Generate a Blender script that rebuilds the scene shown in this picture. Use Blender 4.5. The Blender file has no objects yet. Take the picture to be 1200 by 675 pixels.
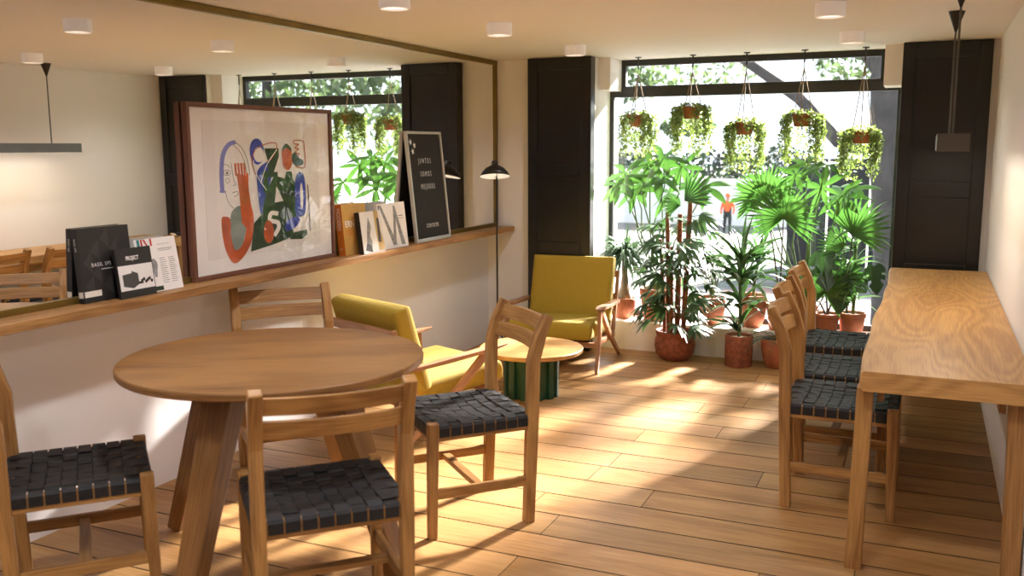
import bpy, bmesh, math, random
from mathutils import Vector, Matrix
PI = math.pi
sc = bpy.context.scene
COL = sc.collection
V = Vector
H = 2.1155            # ceiling height
XR = 0.3466           # right wall
XM = -2.975            # mirror plane
SZ = 0.896            # shelf top

# ------------------------------------------------------------------ materials
def new_mat(name):
    m = bpy.data.materials.new(name); m.use_nodes = True
    nt = m.node_tree
    return m, nt, nt.nodes['Principled BSDF']

def N(nt, t, **kw):
    n = nt.nodes.new(t)
    for k, v in kw.items():
        if k in n.inputs: n.inputs[k].default_value = v
        else: setattr(n, k, v)
    return n

def plain(name, col, rough=.5, metal=0., noise=0., nscale=20, bump=0., bscale=150, spec=None):
    m, nt, p = new_mat(name)
    p.inputs['Roughness'].default_value = rough
    p.inputs['Metallic'].default_value = metal
    if spec is not None: p.inputs['Specular IOR Level'].default_value = spec
    p.inputs['Base Color'].default_value = (*col, 1)
    if noise or bump:
        tc = N(nt, 'ShaderNodeTexCoord')
    if noise:
        nz = N(nt, 'ShaderNodeTexNoise', Scale=nscale, Detail=5.)
        nt.links.new(tc.outputs['Object'], nz.inputs['Vector'])
        r = N(nt, 'ShaderNodeValToRGB')
        r.color_ramp.elements[0].color = (*[c*(1-noise) for c in col], 1)
        r.color_ramp.elements[1].color = (*[min(1, c*(1+noise)) for c in col], 1)
        r.color_ramp.elements[0].position = .3; r.color_ramp.elements[1].position = .7
        nt.links.new(nz.outputs['Fac'], r.inputs['Fac']); nt.links.new(r.outputs['Color'], p.inputs['Base Color'])
    if bump:
        nb = N(nt, 'ShaderNodeTexNoise', Scale=bscale, Detail=4.)
        nt.links.new(tc.outputs['Object'], nb.inputs['Vector'])
        b = N(nt, 'ShaderNodeBump', Strength=bump, Distance=.004)
        nt.links.new(nb.outputs['Fac'], b.inputs['Height']); nt.links.new(b.outputs['Normal'], p.inputs['Normal'])
    return m

def wood(name, dark, light, rough=.45, tone=False, su=1.6, sv=9., wavy=1., spec=.4, rings=34., ramp=.09):
    m, nt, p = new_mat(name)
    L = nt.links.new
    uv = N(nt, 'ShaderNodeUVMap')
    oi = N(nt, 'ShaderNodeObjectInfo')
    mul = N(nt, 'ShaderNodeVectorMath', operation='SCALE'); mul.inputs[0].default_value = (31., 17., 5.)
    L(oi.outputs['Random'], mul.inputs['Scale'])
    add = N(nt, 'ShaderNodeVectorMath', operation='ADD')
    L(uv.outputs['UV'], add.inputs[0]); L(mul.outputs[0], add.inputs[1])
    mp = N(nt, 'ShaderNodeMapping'); mp.inputs['Scale'].default_value = (su, sv, 1)
    L(add.outputs[0], mp.inputs['Vector'])
    n1 = N(nt, 'ShaderNodeTexNoise', Scale=1., Detail=1.2, Roughness=.45, Distortion=.5*wavy)
    L(mp.outputs[0], n1.inputs['Vector'])
    # growth rings : sine of the broad noise
    rg = N(nt, 'ShaderNodeMath', operation='MULTIPLY'); rg.inputs[1].default_value = rings
    L(n1.outputs['Fac'], rg.inputs[0])
    sn = N(nt, 'ShaderNodeMath', operation='SINE'); L(rg.outputs[0], sn.inputs[0])
    mp2 = N(nt, 'ShaderNodeMapping'); mp2.inputs['Scale'].default_value = (6., 190., 1)
    L(add.outputs[0], mp2.inputs['Vector'])
    n2 = N(nt, 'ShaderNodeTexNoise', Scale=1., Detail=4., Roughness=.6)
    L(mp2.outputs[0], n2.inputs['Vector'])
    a = N(nt, 'ShaderNodeMath', operation='MULTIPLY_ADD'); a.inputs[1].default_value = ramp; a.inputs[2].default_value = 0.
    L(sn.outputs[0], a.inputs[0])
    b = N(nt, 'ShaderNodeMath', operation='ADD'); L(a.outputs[0], b.inputs[0]); L(n2.outputs['Fac'], b.inputs[1])
    n3 = N(nt, 'ShaderNodeMath', operation='MULTIPLY_ADD'); n3.inputs[1].default_value = .8; n3.inputs[2].default_value = -.40
    L(n1.outputs['Fac'], n3.inputs[0])
    s = N(nt, 'ShaderNodeMath', operation='ADD'); L(b.outputs[0], s.inputs[0]); L(n3.outputs[0], s.inputs[1])
    r = N(nt, 'ShaderNodeValToRGB')
    r.color_ramp.elements[0].color = (*dark, 1); r.color_ramp.elements[1].color = (*light, 1)
    r.color_ramp.elements[0].position = .27; r.color_ramp.elements[1].position = .72
    L(s.outputs[0], r.inputs['Fac'])
    out = r.outputs['Color']
    if tone:
        at = N(nt, 'ShaderNodeAttribute', attribute_name='tone')
        mx = N(nt, 'ShaderNodeMix', data_type='RGBA', blend_type='MULTIPLY'); mx.inputs[0].default_value = 1.
        L(out, mx.inputs[6]); L(at.outputs['Color'], mx.inputs[7]); out = mx.outputs[2]
    L(out, p.inputs['Base Color'])
    p.inputs['Roughness'].default_value = rough
    p.inputs['Specular IOR Level'].default_value = spec
    bp = N(nt, 'ShaderNodeBump', Strength=.12, Distance=.002)
    L(n2.outputs['Fac'], bp.inputs['Height']); L(bp.outputs['Normal'], p.inputs['Normal'])
    return m

def leafmat(name, c0, c1, trans=.4, rough=.42, nscale=6., tint=.8):
    m, nt, p = new_mat(name)
    L = nt.links.new
    tc = N(nt, 'ShaderNodeTexCoord')
    nz = N(nt, 'ShaderNodeTexNoise', Scale=nscale, Detail=3.)
    L(tc.outputs['Object'], nz.inputs['Vector'])
    r = N(nt, 'ShaderNodeValToRGB')
    r.color_ramp.elements[0].color = (*c0, 1); r.color_ramp.elements[1].color = (*c1, 1)
    r.color_ramp.elements[0].position = .32; r.color_ramp.elements[1].position = .68
    L(nz.outputs['Fac'], r.inputs['Fac'])
    L(r.outputs['Color'], p.inputs['Base Color'])
    p.inputs['Roughness'].default_value = rough
    tr = N(nt, 'ShaderNodeBsdfTranslucent')
    g = N(nt, 'ShaderNodeMix', data_type='RGBA', blend_type='MULTIPLY'); g.inputs[0].default_value = 1.
    g.inputs[7].default_value = (tint*1.05, tint*1.15, tint*.75, 1)
    L(r.outputs['Color'], g.inputs[6]); L(g.outputs[2], tr.inputs['Color'])
    mx = N(nt, 'ShaderNodeMixShader', Fac=trans)
    L(p.outputs[0], mx.inputs[1]); L(tr.outputs[0], mx.inputs[2])
    L(mx.outputs[0], nt.nodes['Material Output'].inputs['Surface'])
    return m

def thinglass(name, tint=(1, 1, 1), refl=1.5):
    m = bpy.data.materials.new(name); m.use_nodes = True
    nt = m.node_tree; nt.nodes.remove(nt.nodes['Principled BSDF'])
    t = N(nt, 'ShaderNodeBsdfTransparent'); t.inputs[0].default_value = (*tint, 1)
    g = N(nt, 'ShaderNodeBsdfGlossy', Roughness=.0)
    f = N(nt, 'ShaderNodeFresnel', IOR=refl)
    mx = N(nt, 'ShaderNodeMixShader')
    ge = N(nt, 'ShaderNodeNewGeometry'); sb = N(nt, 'ShaderNodeMath', operation='SUBTRACT'); sb.inputs[0].default_value = 1.
    mu = N(nt, 'ShaderNodeMath', operation='MULTIPLY')
    nt.links.new(ge.outputs['Backfacing'], sb.inputs[1]); nt.links.new(sb.outputs[0], mu.inputs[0]); nt.links.new(f.outputs[0], mu.inputs[1])
    nt.links.new(mu.outputs[0], mx.inputs[0]); nt.links.new(t.outputs[0], mx.inputs[1]); nt.links.new(g.outputs[0], mx.inputs[2])
    nt.links.new(mx.outputs[0], nt.nodes['Material Output'].inputs['Surface'])
    return m

def glow(name, col, strength):
    m, nt, p = new_mat(name)
    p.inputs['Base Color'].default_value = (*col, 1)
    p.inputs['Emission Color'].default_value = (*col, 1); p.inputs['Emission Strength'].default_value = strength
    return m

M = {}
M['oak'] = wood('oak', (.225, .104, .029), (.44, .235, .074))
M['oak_table'] = wood('oak_table', (.155, .069, .019), (.32, .158, .047), su=.9, sv=5., rough=.42, ramp=.05)
M['oak_counter'] = wood('oak_counter', (.31, .15, .043), (.53, .30, .10), su=.7, sv=3.6, wavy=1.2, rough=.42, rings=90., ramp=.10)
M['oak_shelf'] = wood('oak_shelf', (.20, .09, .028), (.42, .22, .075), su=1.2, sv=10.)
M['teak'] = wood('teak', (.24, .105, .045), (.44, .23, .115))
M['floor'] = wood('floor_oak', (.29, .146, .047), (.47, .268, .10), tone=True, su=1.0, sv=6., rough=.46, spec=.35, ramp=.05)
M['floorgap'] = plain('floor_gap', (.022, .011, .005), .9)
M['wall'] = plain('wall_paint', (.82, .80, .785), .75, bump=.06, bscale=60)
M['ceil'] = plain('ceiling_paint', (.82, .795, .775), .8)
M['black'] = plain('black_lacquer', (.008, .0075, .007), .28, noise=.3, nscale=9, bump=.12, bscale=35)
M['frame_black'] = plain('window_frame_black', (.016, .016, .016), .45, noise=.2)
M['brass'] = plain('aged_brass', (.20, .135, .03), .38, metal=.75, noise=.15, nscale=5)
M['mirror'] = plain('mirror_silver', (.90, .90, .885), .0, metal=1.)
M['glass'] = thinglass('window_glass')
M['picglass'] = thinglass('picture_glass', refl=1.45)
M['strap'] = plain('black_webbing', (.016, .016, .0165), .55, noise=.25, nscale=60, bump=.25, bscale=400, spec=.3)
M['mustard'] = plain('mustard_fabric', (.35, .24, .018), .85, noise=.1, nscale=120, bump=.3, bscale=500)
M['green_drum'] = plain('green_lacquer', (.008, .055, .026), .42, noise=.12)
M['terra'] = plain('terracotta', (.38, .125, .055), .8, noise=.25, nscale=14, bump=.15, bscale=80)
M['terra_rough'] = plain('rough_terracotta', (.25, .075, .034), .85, noise=.35, nscale=38, bump=.5, bscale=130)
M['soil'] = plain('potting_soil', (.03, .019, .012), .95, noise=.5, nscale=90, bump=.8, bscale=120)
M['pebble'] = plain('white_pebbles', (.62, .60, .55), .8, noise=.5, nscale=90, bump=.9, bscale=110)
M['lampblack'] = plain('black_enamel', (.010, .010, .011), .4, noise=.1)
M['lampwhite'] = glow('lamp_inner_white', (.92, .88, .78), .35)
M['lampgrey'] = plain('grey_aluminium', (.10, .10, .094), .5, noise=.08)
M['canopy'] = plain('dark_bronze_cone', (.03, .024, .021), .3, metal=.5, noise=.1)
M['ltwhite'] = glow('opal_light_body', (.80, .75, .69), .13)
M['diffuser'] = glow('warm_diffuser', (1, .95, .88), 1.0)
M['bar_diff'] = glow('pendant_diffuser', (1, .90, .74), 5.)
M['walnut'] = wood('walnut_frame', (.10, .036, .020), (.17, .068, .040))
M['paper'] = plain('white_paper', (.80, .78, .76), .7, noise=.02)
M['paper2'] = plain('print_paper', (.72, .70, .685), .7, noise=.02)
M['pages'] = plain('book_pages', (.70, .66, .58), .8, noise=.08, nscale=200)
M['cord'] = plain('jute_cord', (.26, .19, .115), .9, noise=.2)
M['steel'] = plain('dark_steel_hook', (.05, .05, .05), .35, metal=.8, noise=.1)
M['alu'] = plain('brushed_aluminium', (.55, .54, .52), .38, metal=.35, noise=.05)
M['felt'] = plain('black_letter_felt', (.022, .019, .017), .85, noise=.15, nscale=40)
M['white'] = plain('white_print', (.82, .82, .80), .6)
M['inkblack'] = plain('ink_black', (.014, .013, .013), .5, noise=.15)
M['inkgrey'] = plain('ink_grey', (.055, .053, .052), .55)
M['inkdark'] = plain('ink_charcoal', (.030, .028, .027), .5)
M['inkmid'] = plain('ink_mid_grey', (.24, .24, .24), .6, noise=.4, nscale=50)
M['orange'] = plain('orange_cloth', (.62, .17, .012), .6, noise=.05)
M['ochre'] = plain('ochre_cover', (.58, .34, .09), .6, noise=.08)
M['tan'] = plain('tan_print', (.50, .34, .13), .6, noise=.15)
M['red'] = plain('red_print', (.5, .03, .035), .6)
M['teal'] = plain('teal_print', (.03, .2, .2), .6)
M['a_blue'] = plain('art_blue', (.025, .04, .36), .6, noise=.25, nscale=9)
M['a_lilac'] = plain('art_lilac', (.16, .17, .48), .6)
M['a_orange'] = plain('art_orange', (.46, .075, .012), .6, noise=.35, nscale=7)
M['a_green'] = plain('art_green', (.013, .038, .012), .6, noise=.6, nscale=22)
M['a_grey'] = plain('art_grey_green', (.19, .23, .215), .6)
M['a_line'] = plain('art_line', (.12, .11, .11), .6)
# plants
M['l_bright'] = leafmat('leaf_bright', (.045, .125, .028), (.10, .225, .055), .28)
M['l_fan'] = leafmat('leaf_fan_palm', (.038, .115, .026), (.085, .20, .05), .26)
M['l_dark'] = leafmat('leaf_dark', (.035, .08, .03), (.08, .165, .065), .22)
M['l_sword'] = leafmat('leaf_sword', (.03, .08, .028), (.085, .17, .065), .25)
M['l_pony'] = leafmat('leaf_ponytail', (.035, .08, .035), (.09, .16, .08), .2)
M['l_trail'] = leafmat('leaf_trailing', (.13, .18, .045), (.30, .38, .13), .35, nscale=30)
M['l_monstera'] = leafmat('leaf_monstera', (.014, .045, .012), (.03, .085, .022), .15)
M['l_stripe'] = leafmat('leaf_striped', (.05, .13, .045), (.20, .32, .16), .3, nscale=14)
M['bark'] = plain('fibrous_bark', (.21, .075, .034), .9, noise=.6, nscale=45, bump=.8, bscale=120)
M['bark_grey'] = plain('grey_bark', (.27, .22, .155), .85, noise=.3, nscale=25, bump=.4, bscale=80)
M['stem'] = plain('green_stem', (.07, .12, .03), .6, noise=.3, nscale=20)
M['stem_dark'] = plain('brown_stem', (.05, .035, .018), .7, noise=.3, nscale=20)
# outdoors
M['asphalt'] = plain('asphalt', (.10, .10, .105), .9, noise=.2, nscale=2)
M['fence'] = plain('dark_fence', (.010, .0105, .013), .7, noise=.2, nscale=1)
M['outwhite'] = plain('white_render', (.75, .75, .73), .8, noise=.05, nscale=1)
M['hedge'] = leafmat('hedge_leaf', (.012, .022, .016), (.03, .05, .03), .1, nscale=1.)
M['treeleaf'] = leafmat('tree_leaf', (.05, .08, .045), (.12, .17, .09), .35, nscale=1.)
M['treebark'] = plain('tree_bark', (.040, .036, .034), .9, noise=.4, nscale=5)
M['hivis'] = plain('orange_vest', (.75, .12, .03), .7)
M['darkcloth'] = plain('dark_trousers', (.015, .017, .02), .8)
M['skin'] = plain('skin', (.42, .24, .16), .6)

# ------------------------------------------------------------------ mesh builder
class MB:
    def __init__(s):
        s.v = []; s.f = []; s.uv = []; s.mi = []
    def face(s, pts, uvs=None, mi=0):
        b = len(s.v); s.v += [tuple(p) for p in pts]
        s.f.append(tuple(range(b, b+len(pts))))
        s.uv.append(uvs or [(p[0], p[1]) for p in pts]); s.mi.append(mi)
    def grid(s, rows, closed_u=False, mi=0, uvf=None):
        """rows of points, faces shared (smooth)"""
        b = len(s.v); n = len(rows[0])
        for r in rows: s.v += [tuple(p) for p in r]
        for i in range(len(rows)-1):
            for j in range(n if closed_u else n-1):
                k = (j+1) % n
                q = (b+i*n+j, b+i*n+k, b+(i+1)*n+k, b+(i+1)*n+j)
                s.f.append(q); s.mi.append(mi)
                s.uv.append([(i*.05, j*.02), (i*.05, (j+1)*.02), ((i+1)*.05, (j+1)*.02), ((i+1)*.05, j*.02)])
    def fan(s, pts, mi=0, flip=False):
        b = len(s.v); s.v += [tuple(p) for p in pts]
        t = tuple(range(b, b+len(pts)))
        s.f.append(t[::-1] if flip else t); s.mi.append(mi); s.uv.append([(p[0], p[1]) for p in pts])
    def beam(s, p0, p1, wdir, w0, t0, w1=None, t1=None, mi=0, shift=None):
        """four-sided bar from p0 to p1; width along wdir, thickness across"""
        p0, p1 = V(p0), V(p1); w1 = w0 if w1 is None else w1; t1 = t0 if t1 is None else t1
        d = (p1-p0).normalized(); u = V(wdir); u = (u-d*u.dot(d)).normalized(); t = d.cross(u)
        s.path([p0, p1], [(w0, t0), (w1, t1)], u, mi, fixed=(u, t))
    def path(s, pts, secs, wdir, mi=0, fixed=None):
        """four-sided bar along a polyline with (width, thickness) at each point"""
        pts = [V(p) for p in pts]; rows = []
        for i, p in enumerate(pts):
            if fixed: u, t = fixed
            else:
                a = pts[max(0, i-1)]; b = pts[min(len(pts)-1, i+1)]
                d = (b-a).normalized(); u = V(wdir); u = (u-d*u.dot(d)).normalized(); t = d.cross(u)
            w, th = secs[i]
            rows.append([p-u*w/2-t*th/2, p+u*w/2-t*th/2, p+u*w/2+t*th/2, p-u*w/2+t*th/2])
        b = len(s.v); L = 0.
        for r in rows: s.v += [tuple(q) for q in r]
        for i in range(len(pts)-1):
            dl = (pts[i+1]-pts[i]).length
            w, th = secs[i]; per = [0, w, w+th, 2*w+th, 2*w+2*th]
            for j in range(4):
                k = (j+1) % 4
                s.f.append((b+i*4+j, b+i*4+k, b+(i+1)*4+k, b+(i+1)*4+j)); s.mi.append(mi)
                s.uv.append([(L, per[j]), (L, per[j+1]), (L+dl, per[j+1]), (L+dl, per[j])])
            L += dl
        for r, fl in ((0, True), (len(pts)-1, False)):
            q = tuple(b+r*4+j for j in range(4)); w, th = secs[r]
            uv = [(0, 0), (w, 0), (w, th), (0, th)]
            s.f.append(q[::-1] if fl else q); s.uv.append(uv[::-1] if fl else uv); s.mi.append(mi)
    def box(s, lo, hi, mi=0, along=None):
        lo, hi = V(lo), V(hi); d = hi-lo
        ax = along if along is not None else max(range(3), key=lambda i: d[i])
        c = (lo+hi)/2; p0 = c.copy(); p1 = c.copy(); p0[ax] = lo[ax]; p1[ax] = hi[ax]
        o = [i for i in range(3) if i != ax]
        if d[o[0]] < d[o[1]]: o = o[::-1]
        wd = V((0, 0, 0)); wd[o[0]] = 1
        s.beam(p0, p1, wd, d[o[0]], d[o[1]], mi=mi)
    def tube(s, pts, rad, n=8, mi=0, caps=True):
        pts = [V(p) for p in pts]; rows = []
        if not hasattr(rad, '__len__'): rad = [rad]*len(pts)
        ref = V((.13, .31, .94))
        for i, p in enumerate(pts):
            d = (pts[min(len(pts)-1, i+1)]-pts[max(0, i-1)]).normalized()
            if abs(d.dot(ref)) > .98: r2 = V((1, 0, 0))
            else: r2 = ref
            u = d.cross(r2).normalized(); w = d.cross(u)
            rows.append([p+(u*math.cos(2*PI*k/n)+w*math.sin(2*PI*k/n))*rad[i] for k in range(n)])
        s.grid(rows, closed_u=True, mi=mi)
        if caps:
            s.fan(rows[0], mi); s.fan(rows[-1], mi, True)
    def lathe(s, prof, c=(0, 0, 0), n=28, mi=0, fn=None):
        rows = []
        for (r, z) in prof:
            rows.append([(c[0]+(fn(r, 2*PI*k/n) if fn else r)*math.cos(2*PI*k/n), c[1]+(fn(r, 2*PI*k/n) if fn else r)*math.sin(2*PI*k/n), c[2]+z) for k in range(n)])
        s.grid(rows, closed_u=True, mi=mi)
    def blade(s, base, d, length, width, droop=.5, segs=5, side=None, taper=.25, fold=.0, peak=.35, mi=0, roll=0.):
        """arching pointed leaf from base along d, bending down by droop"""
        base = V(base); d = V(d).normalized(); up = V((0, 0, 1))
        sd = V(side) if side is not None else d.cross(up)
        if sd.length < 1e-3: sd = V((1, 0, 0))
        sd.normalize(); p = base.copy(); rows = []
        if roll: sd = Matrix.Rotation(roll, 3, d) @ sd
        step = length/segs
        for i in range(segs+1):
            t = i/segs
            if t < peak: w = width*(taper+(1-taper)*math.sin(PI/2*t/peak))
            else: w = width*max(.02, math.cos(PI/2*(t-peak)/(1-peak)))
            nrm = sd.cross(d).normalized()
            rows.append([p-sd*w/2+nrm*fold*w, p, p+sd*w/2+nrm*fold*w])
            d = (d+V((0, 0, -1))*droop/segs).normalized()
            p = p+d*step
        s.grid(rows, mi=mi)
    def build(s, name, mats, parent=None, smooth=False, loc=None, bevel=0, solid=0, merge=False):
        if parent is not None and parent.get('category') in ('potted plant', 'hanging plant'):
            o_ = parent.location; s.v = [(min(max(p[0], -2.206-o_.x), max(-.2-o_.x, p[0] if p[1]+o_.y < 6.40 else -9)), p[1], p[2]) for p in s.v]; lim = 6.782-o_.y; low = 6.512-o_.y; zl = .215-o_.z
            s.v = [(p[0], (min(p[1], lim) if p[2] > zl else min(p[1], low)) if o_.z < .1 else min(p[1], lim), p[2] if o_.z < .1 or o_.z > .3 or p[1] < low else max(p[2], .0)) for p in s.v]
        me = bpy.data.meshes.new(name); me.from_pydata(s.v, [], s.f)
        if not isinstance(mats, (list, tuple)): mats = [mats]
        for m in mats: me.materials.append(m)
        uvl = me.uv_layers.new(name='UVMap'); i = 0
        flat = [c for f in s.uv for p in f for c in p]
        uvl.data.foreach_set('uv', flat)
        if len(mats) > 1: me.polygons.foreach_set('material_index', s.mi)
        if smooth: me.polygons.foreach_set('use_smooth', [True]*len(me.polygons))
        me.update()
        o = bpy.data.objects.new(name, me); COL.objects.link(o)
        if parent is not None: o.parent = parent
        if loc is not None: o.location = loc
        if bevel:
            b = o.modifiers.new('bevel', 'BEVEL'); b.width = bevel; b.segments = 2; b.limit_method = 'ANGLE'; b.angle_limit = .7
        if solid:
            k = o.modifiers.new('solid', 'SOLIDIFY'); k.thickness = solid; k.offset = 0
        return o

def tag(o, label, cat, group=None, kind=None):
    if label: o['label'] = label
    if cat: o['category'] = cat
    if group: o['group'] = group
    if kind: o['kind'] = kind
    return o

def thing(name, label, cat, loc=(0, 0, 0), rz=0., group=None):
    o = bpy.data.objects.new(name, None); COL.objects.link(o)
    o.empty_display_size = .05
    o.location = loc; o.rotation_euler = (0, 0, rz)
    return tag(o, label, cat, group)

def dup(root, loc, rz, label, group=None):
    r = root.copy(); COL.objects.link(r); r.location = loc; r.rotation_euler = (0, 0, rz)
    r['label'] = label
    if group: r['group'] = group
    for ch in list(root.children):
        c = ch.copy(); COL.objects.link(c); c.parent = r
        for g in list(ch.children):
            k = g.copy(); COL.objects.link(k); k.parent = c
    return r

def struct(o): o['kind'] = 'structure'; return o

def text_mesh(s, txt, size, origin, ux, uz, mi=0, bold=0., squeeze=1., spacing=1., align='LEFT'):
    """letters as flat outlines in the plane spanned by ux (reading direction) and uz (up)"""
    cu = bpy.data.curves.new('letters', 'FONT'); cu.body = txt; cu.size = size
    cu.space_character = spacing; cu.align_x = align; cu.offset = bold; cu.resolution_u = 2
    ob = bpy.data.objects.new('letters', cu); COL.objects.link(ob)
    dg = bpy.context.evaluated_depsgraph_get(); dg.update()
    me = bpy.data.meshes.new_from_object(ob.evaluated_get(dg))
    o, ux, uz = V(origin), V(ux), V(uz)
    b = len(s.v)
    s.v += [tuple(o+ux*(v.co.x*squeeze)+uz*v.co.y) for v in me.vertices]
    for p in me.polygons:
        s.f.append(tuple(b+i for i in p.vertices)); s.mi.append(mi); s.uv.append([(0, 0)]*len(p.vertices))
    bpy.data.objects.remove(ob); bpy.data.curves.remove(cu); bpy.data.meshes.remove(me)

# ------------------------------------------------------------------ camera
cam = bpy.data.cameras.new('camera'); co = bpy.data.objects.new('camera', cam); COL.objects.link(co)
pit, yaw, rol = 0.1499, 0.4191, -0.0046
fwd = V((-math.sin(yaw)*math.cos(pit), math.cos(yaw)*math.cos(pit), -math.sin(pit)))
rgt = V((math.cos(yaw), math.sin(yaw), 0)); upv = rgt.cross(fwd)
r2 = rgt*math.cos(rol)+upv*math.sin(rol); u2 = -rgt*math.sin(rol)+upv*math.cos(rol)
mw = Matrix((r2, u2, -fwd)).transposed().to_4x4(); mw.translation = (0, 0, 1.484)
co.matrix_world = mw
cam.sensor_width = 36; cam.lens = 36*1092.72/1200
cam.dof.use_dof = True; cam.dof.focus_distance = 4.9; cam.dof.aperture_fstop = 2.8
cam.clip_end = 300
sc.camera = co

# ------------------------------------------------------------------ setting
rnd = random.Random(4)
# floor boards across the room
W = .2108; Y1 = 5.2796
fl = MB(); tones = []
joints = {0: [-1.12], 2: [-.93, -2.3], 4: [-2.0], 5: [-.62], 6: [-1.33], 7: [-1.02], 12: [-1.2], 1: [-2.5], 3: [-.5]}
x0, x1 = -3.20, XR+.02
for k in range(-9, 42):
    ya = Y1-k*W; yb = ya-W+.007
    js = joints.get(k) or [rnd.uniform(-2.9, .1)]
    js = sorted(js)
    ends = [x0]+js+[x1]
    ex = []
    for a, b in zip(ends[:-1], ends[1:]):
        while b-a > 2.4:
            ex.append((a, a+1.9)); a += 1.9
        ex.append((a, b))
    for a, b in ex:
        ou, ov = rnd.uniform(0, 40), rnd.uniform(0, 40)
        a2, b2 = a+.0015, b-.0015
        fl.face([(a2, yb, 0), (b2, yb, 0), (b2, ya, 0), (a2, ya, 0)], [(a+ou, yb+ov), (b+ou, yb+ov), (b+ou, ya+ov), (a+ou, ya+ov)])
        t = rnd.uniform(.80, 1.12); tones.append((t, t*rnd.uniform(.96, 1.02), t*rnd.uniform(.92, 1.03), 1))
ntop = len(fl.f)
fl.face([(x0, Y1-42*W, -.014), (x1, Y1-42*W, -.014), (x1, 7.2, -.014), (x0, 7.2, -.014)], mi=1)
tones.append((1, 1, 1, 1))
fo = struct(fl.build('floor', [M['floor'], M['floorgap']]))
ca = fo.data.color_attributes.new('tone', 'FLOAT_COLOR', 'CORNER')
i = 0
for p, t in zip(fo.data.polygons, tones):
    for _ in p.loop_indices:
        ca.data[i].color = t; i += 1
YB = -3.4
b = MB(); b.box((-3.25, YB-.1, H), (.55, 7.0, H+.12)); struct(b.build('ceiling', M['ceil']))
b = MB(); b.box((-3.25, YB, 0), (-3.059, 6.46, .8595)); b.box((-3.25, YB, .8595), (-2.987, 6.46, H)); struct(b.build('wall_left', M['wall']))
b = MB(); b.box((XR, YB, 0), (.52, 7.0, H)); struct(b.build('wall_right', M['wall']))
b = MB(); b.box((-3.25, YB-.12, 0), (.52, YB, H)); struct(b.build('wall_back', M['wall']))
YG = 6.80
for nm, lo, hi in (('wall_far', (-3.25, 6.42, 0), (-2.215, 7.0, H)), ('wall_far', (-.192, 6.452, 0), (.52, 7.0, H)), ('wall_far', (-2.215, 6.52, 0), (-.192, 7.0, .21)),
                   ('trim_1', (-2.22, 6.52, 1.889), (-2.128, 6.86, H)), ('trim_2', (-.302, 6.52, 1.862), (-.19, 6.86, H))):
    b = MB(); b.box(lo, hi); struct(b.build(nm, M['wall']))
# window : lower fixed light, transom bar and upper light
b = MB()
def bar(x0, z0, x1, z1, d=.05): b.box((x0, YG-.01, z0), (x1, YG-.01+d, z1))
bar(-2.215, .21, -.19, .25); bar(-2.215, 1.845, -.19, 1.912); bar(-2.215, .25, -2.185, 1.845); bar(-.222, .25, -.19, 1.845)
bar(-2.128, 1.912, -2.095, H); bar(-.335, 1.912, -.302, H); bar(-2.095, H-.045, -.335, H); bar(-2.095, 1.912, -.335, 1.925)
wn = struct(b.build('window_1', M['frame_black'], bevel=.003))
b = MB(); b.box((-2.19, YG+.01, .245), (-.215, YG+.016, 1.85), along=0); b.box((-2.1, YG+.01, 1.915), (-.33, YG+.016, H-.04), along=0)
b.build('pane', M['glass'], wn)

# black shutters beside the window
def shutter(name, label, x0, x1, y0, y1, splits, side=None):
    root = thing(name, label, 'shutter', ((x0+x1)/2, (y0+y1)/2, 0))
    ox, oy = root.location.x, root.location.y
    def L(a, b): return (a[0]-ox, a[1]-oy, a[2]), (b[0]-ox, b[1]-oy, b[2])
    m = MB(); st = .075
    m.box(*L((x0, y0, 0.004), (x0+st, y1, H-.004))); m.box(*L((x1-st, y0, .004), (x1, y1, H-.004)))
    zs = splits
    for za, zb in zs: m.box(*L((x0+st, y0, za), (x1-st, y1, zb)), along=0)
    m.build('frame', M['black'], root, bevel=.004)
    for (a, bz) in zip(zs[:-1], zs[1:]):
        q = MB(); q.box(*L((x0+st-.004, y0+.012, a[1]-.004), (x1-st+.004, y1-.004, bz[0]+.004))); q.build('panel', M['black'], root, bevel=.003)
    return root
shutter('window_shutter', 'tall black panelled shutter behind the farther mustard armchair, left of window', -2.69, -2.206, 6.33, 6.42, [(.004, .11), (.68, .80), (1.28, 1.36), (H-.09, H-.004)])
shutter('window_shutter', 'wide black panelled shutter at far end of oak counter, right of window', -.192, .309, 6.412, 6.45, [(.004, .11), (.62, .74), (1.16, 1.26), (H-.10, H-.004)])

# mirror
mr = thing('wall_mirror', 'wall-long mirror with thin brass frame standing above the oak shelf', 'mirror', (XM, 3., SZ))
MY0, MY1 = .4, 6.40
b = MB(); b.box((-.008, MY0-3., .004), (0, MY1-3.-.005, H-SZ-.006)); b.build('mirror_glass', M['mirror'], mr)
b = MB()
b.box((-.006, MY0-3, H-SZ-.034), (.014, MY1-3, H-SZ-.002)); b.box((-.006, MY0-3, .001), (.014, MY1-3, .026))
b.box((-.006, MY1-3-.028, .026), (.014, MY1-3, H-SZ-.034)); b.build('frame', M['brass'], mr, bevel=.002)
# shelf
b = MB(); b.box((-2.986, .4, SZ-.036), (-2.834, 6.415, SZ))
tag(b.build('wall_shelf', M['oak_shelf'], bevel=.003), 'long oak wall shelf running under the mirror, carrying books and frame', 'shelf')

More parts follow.
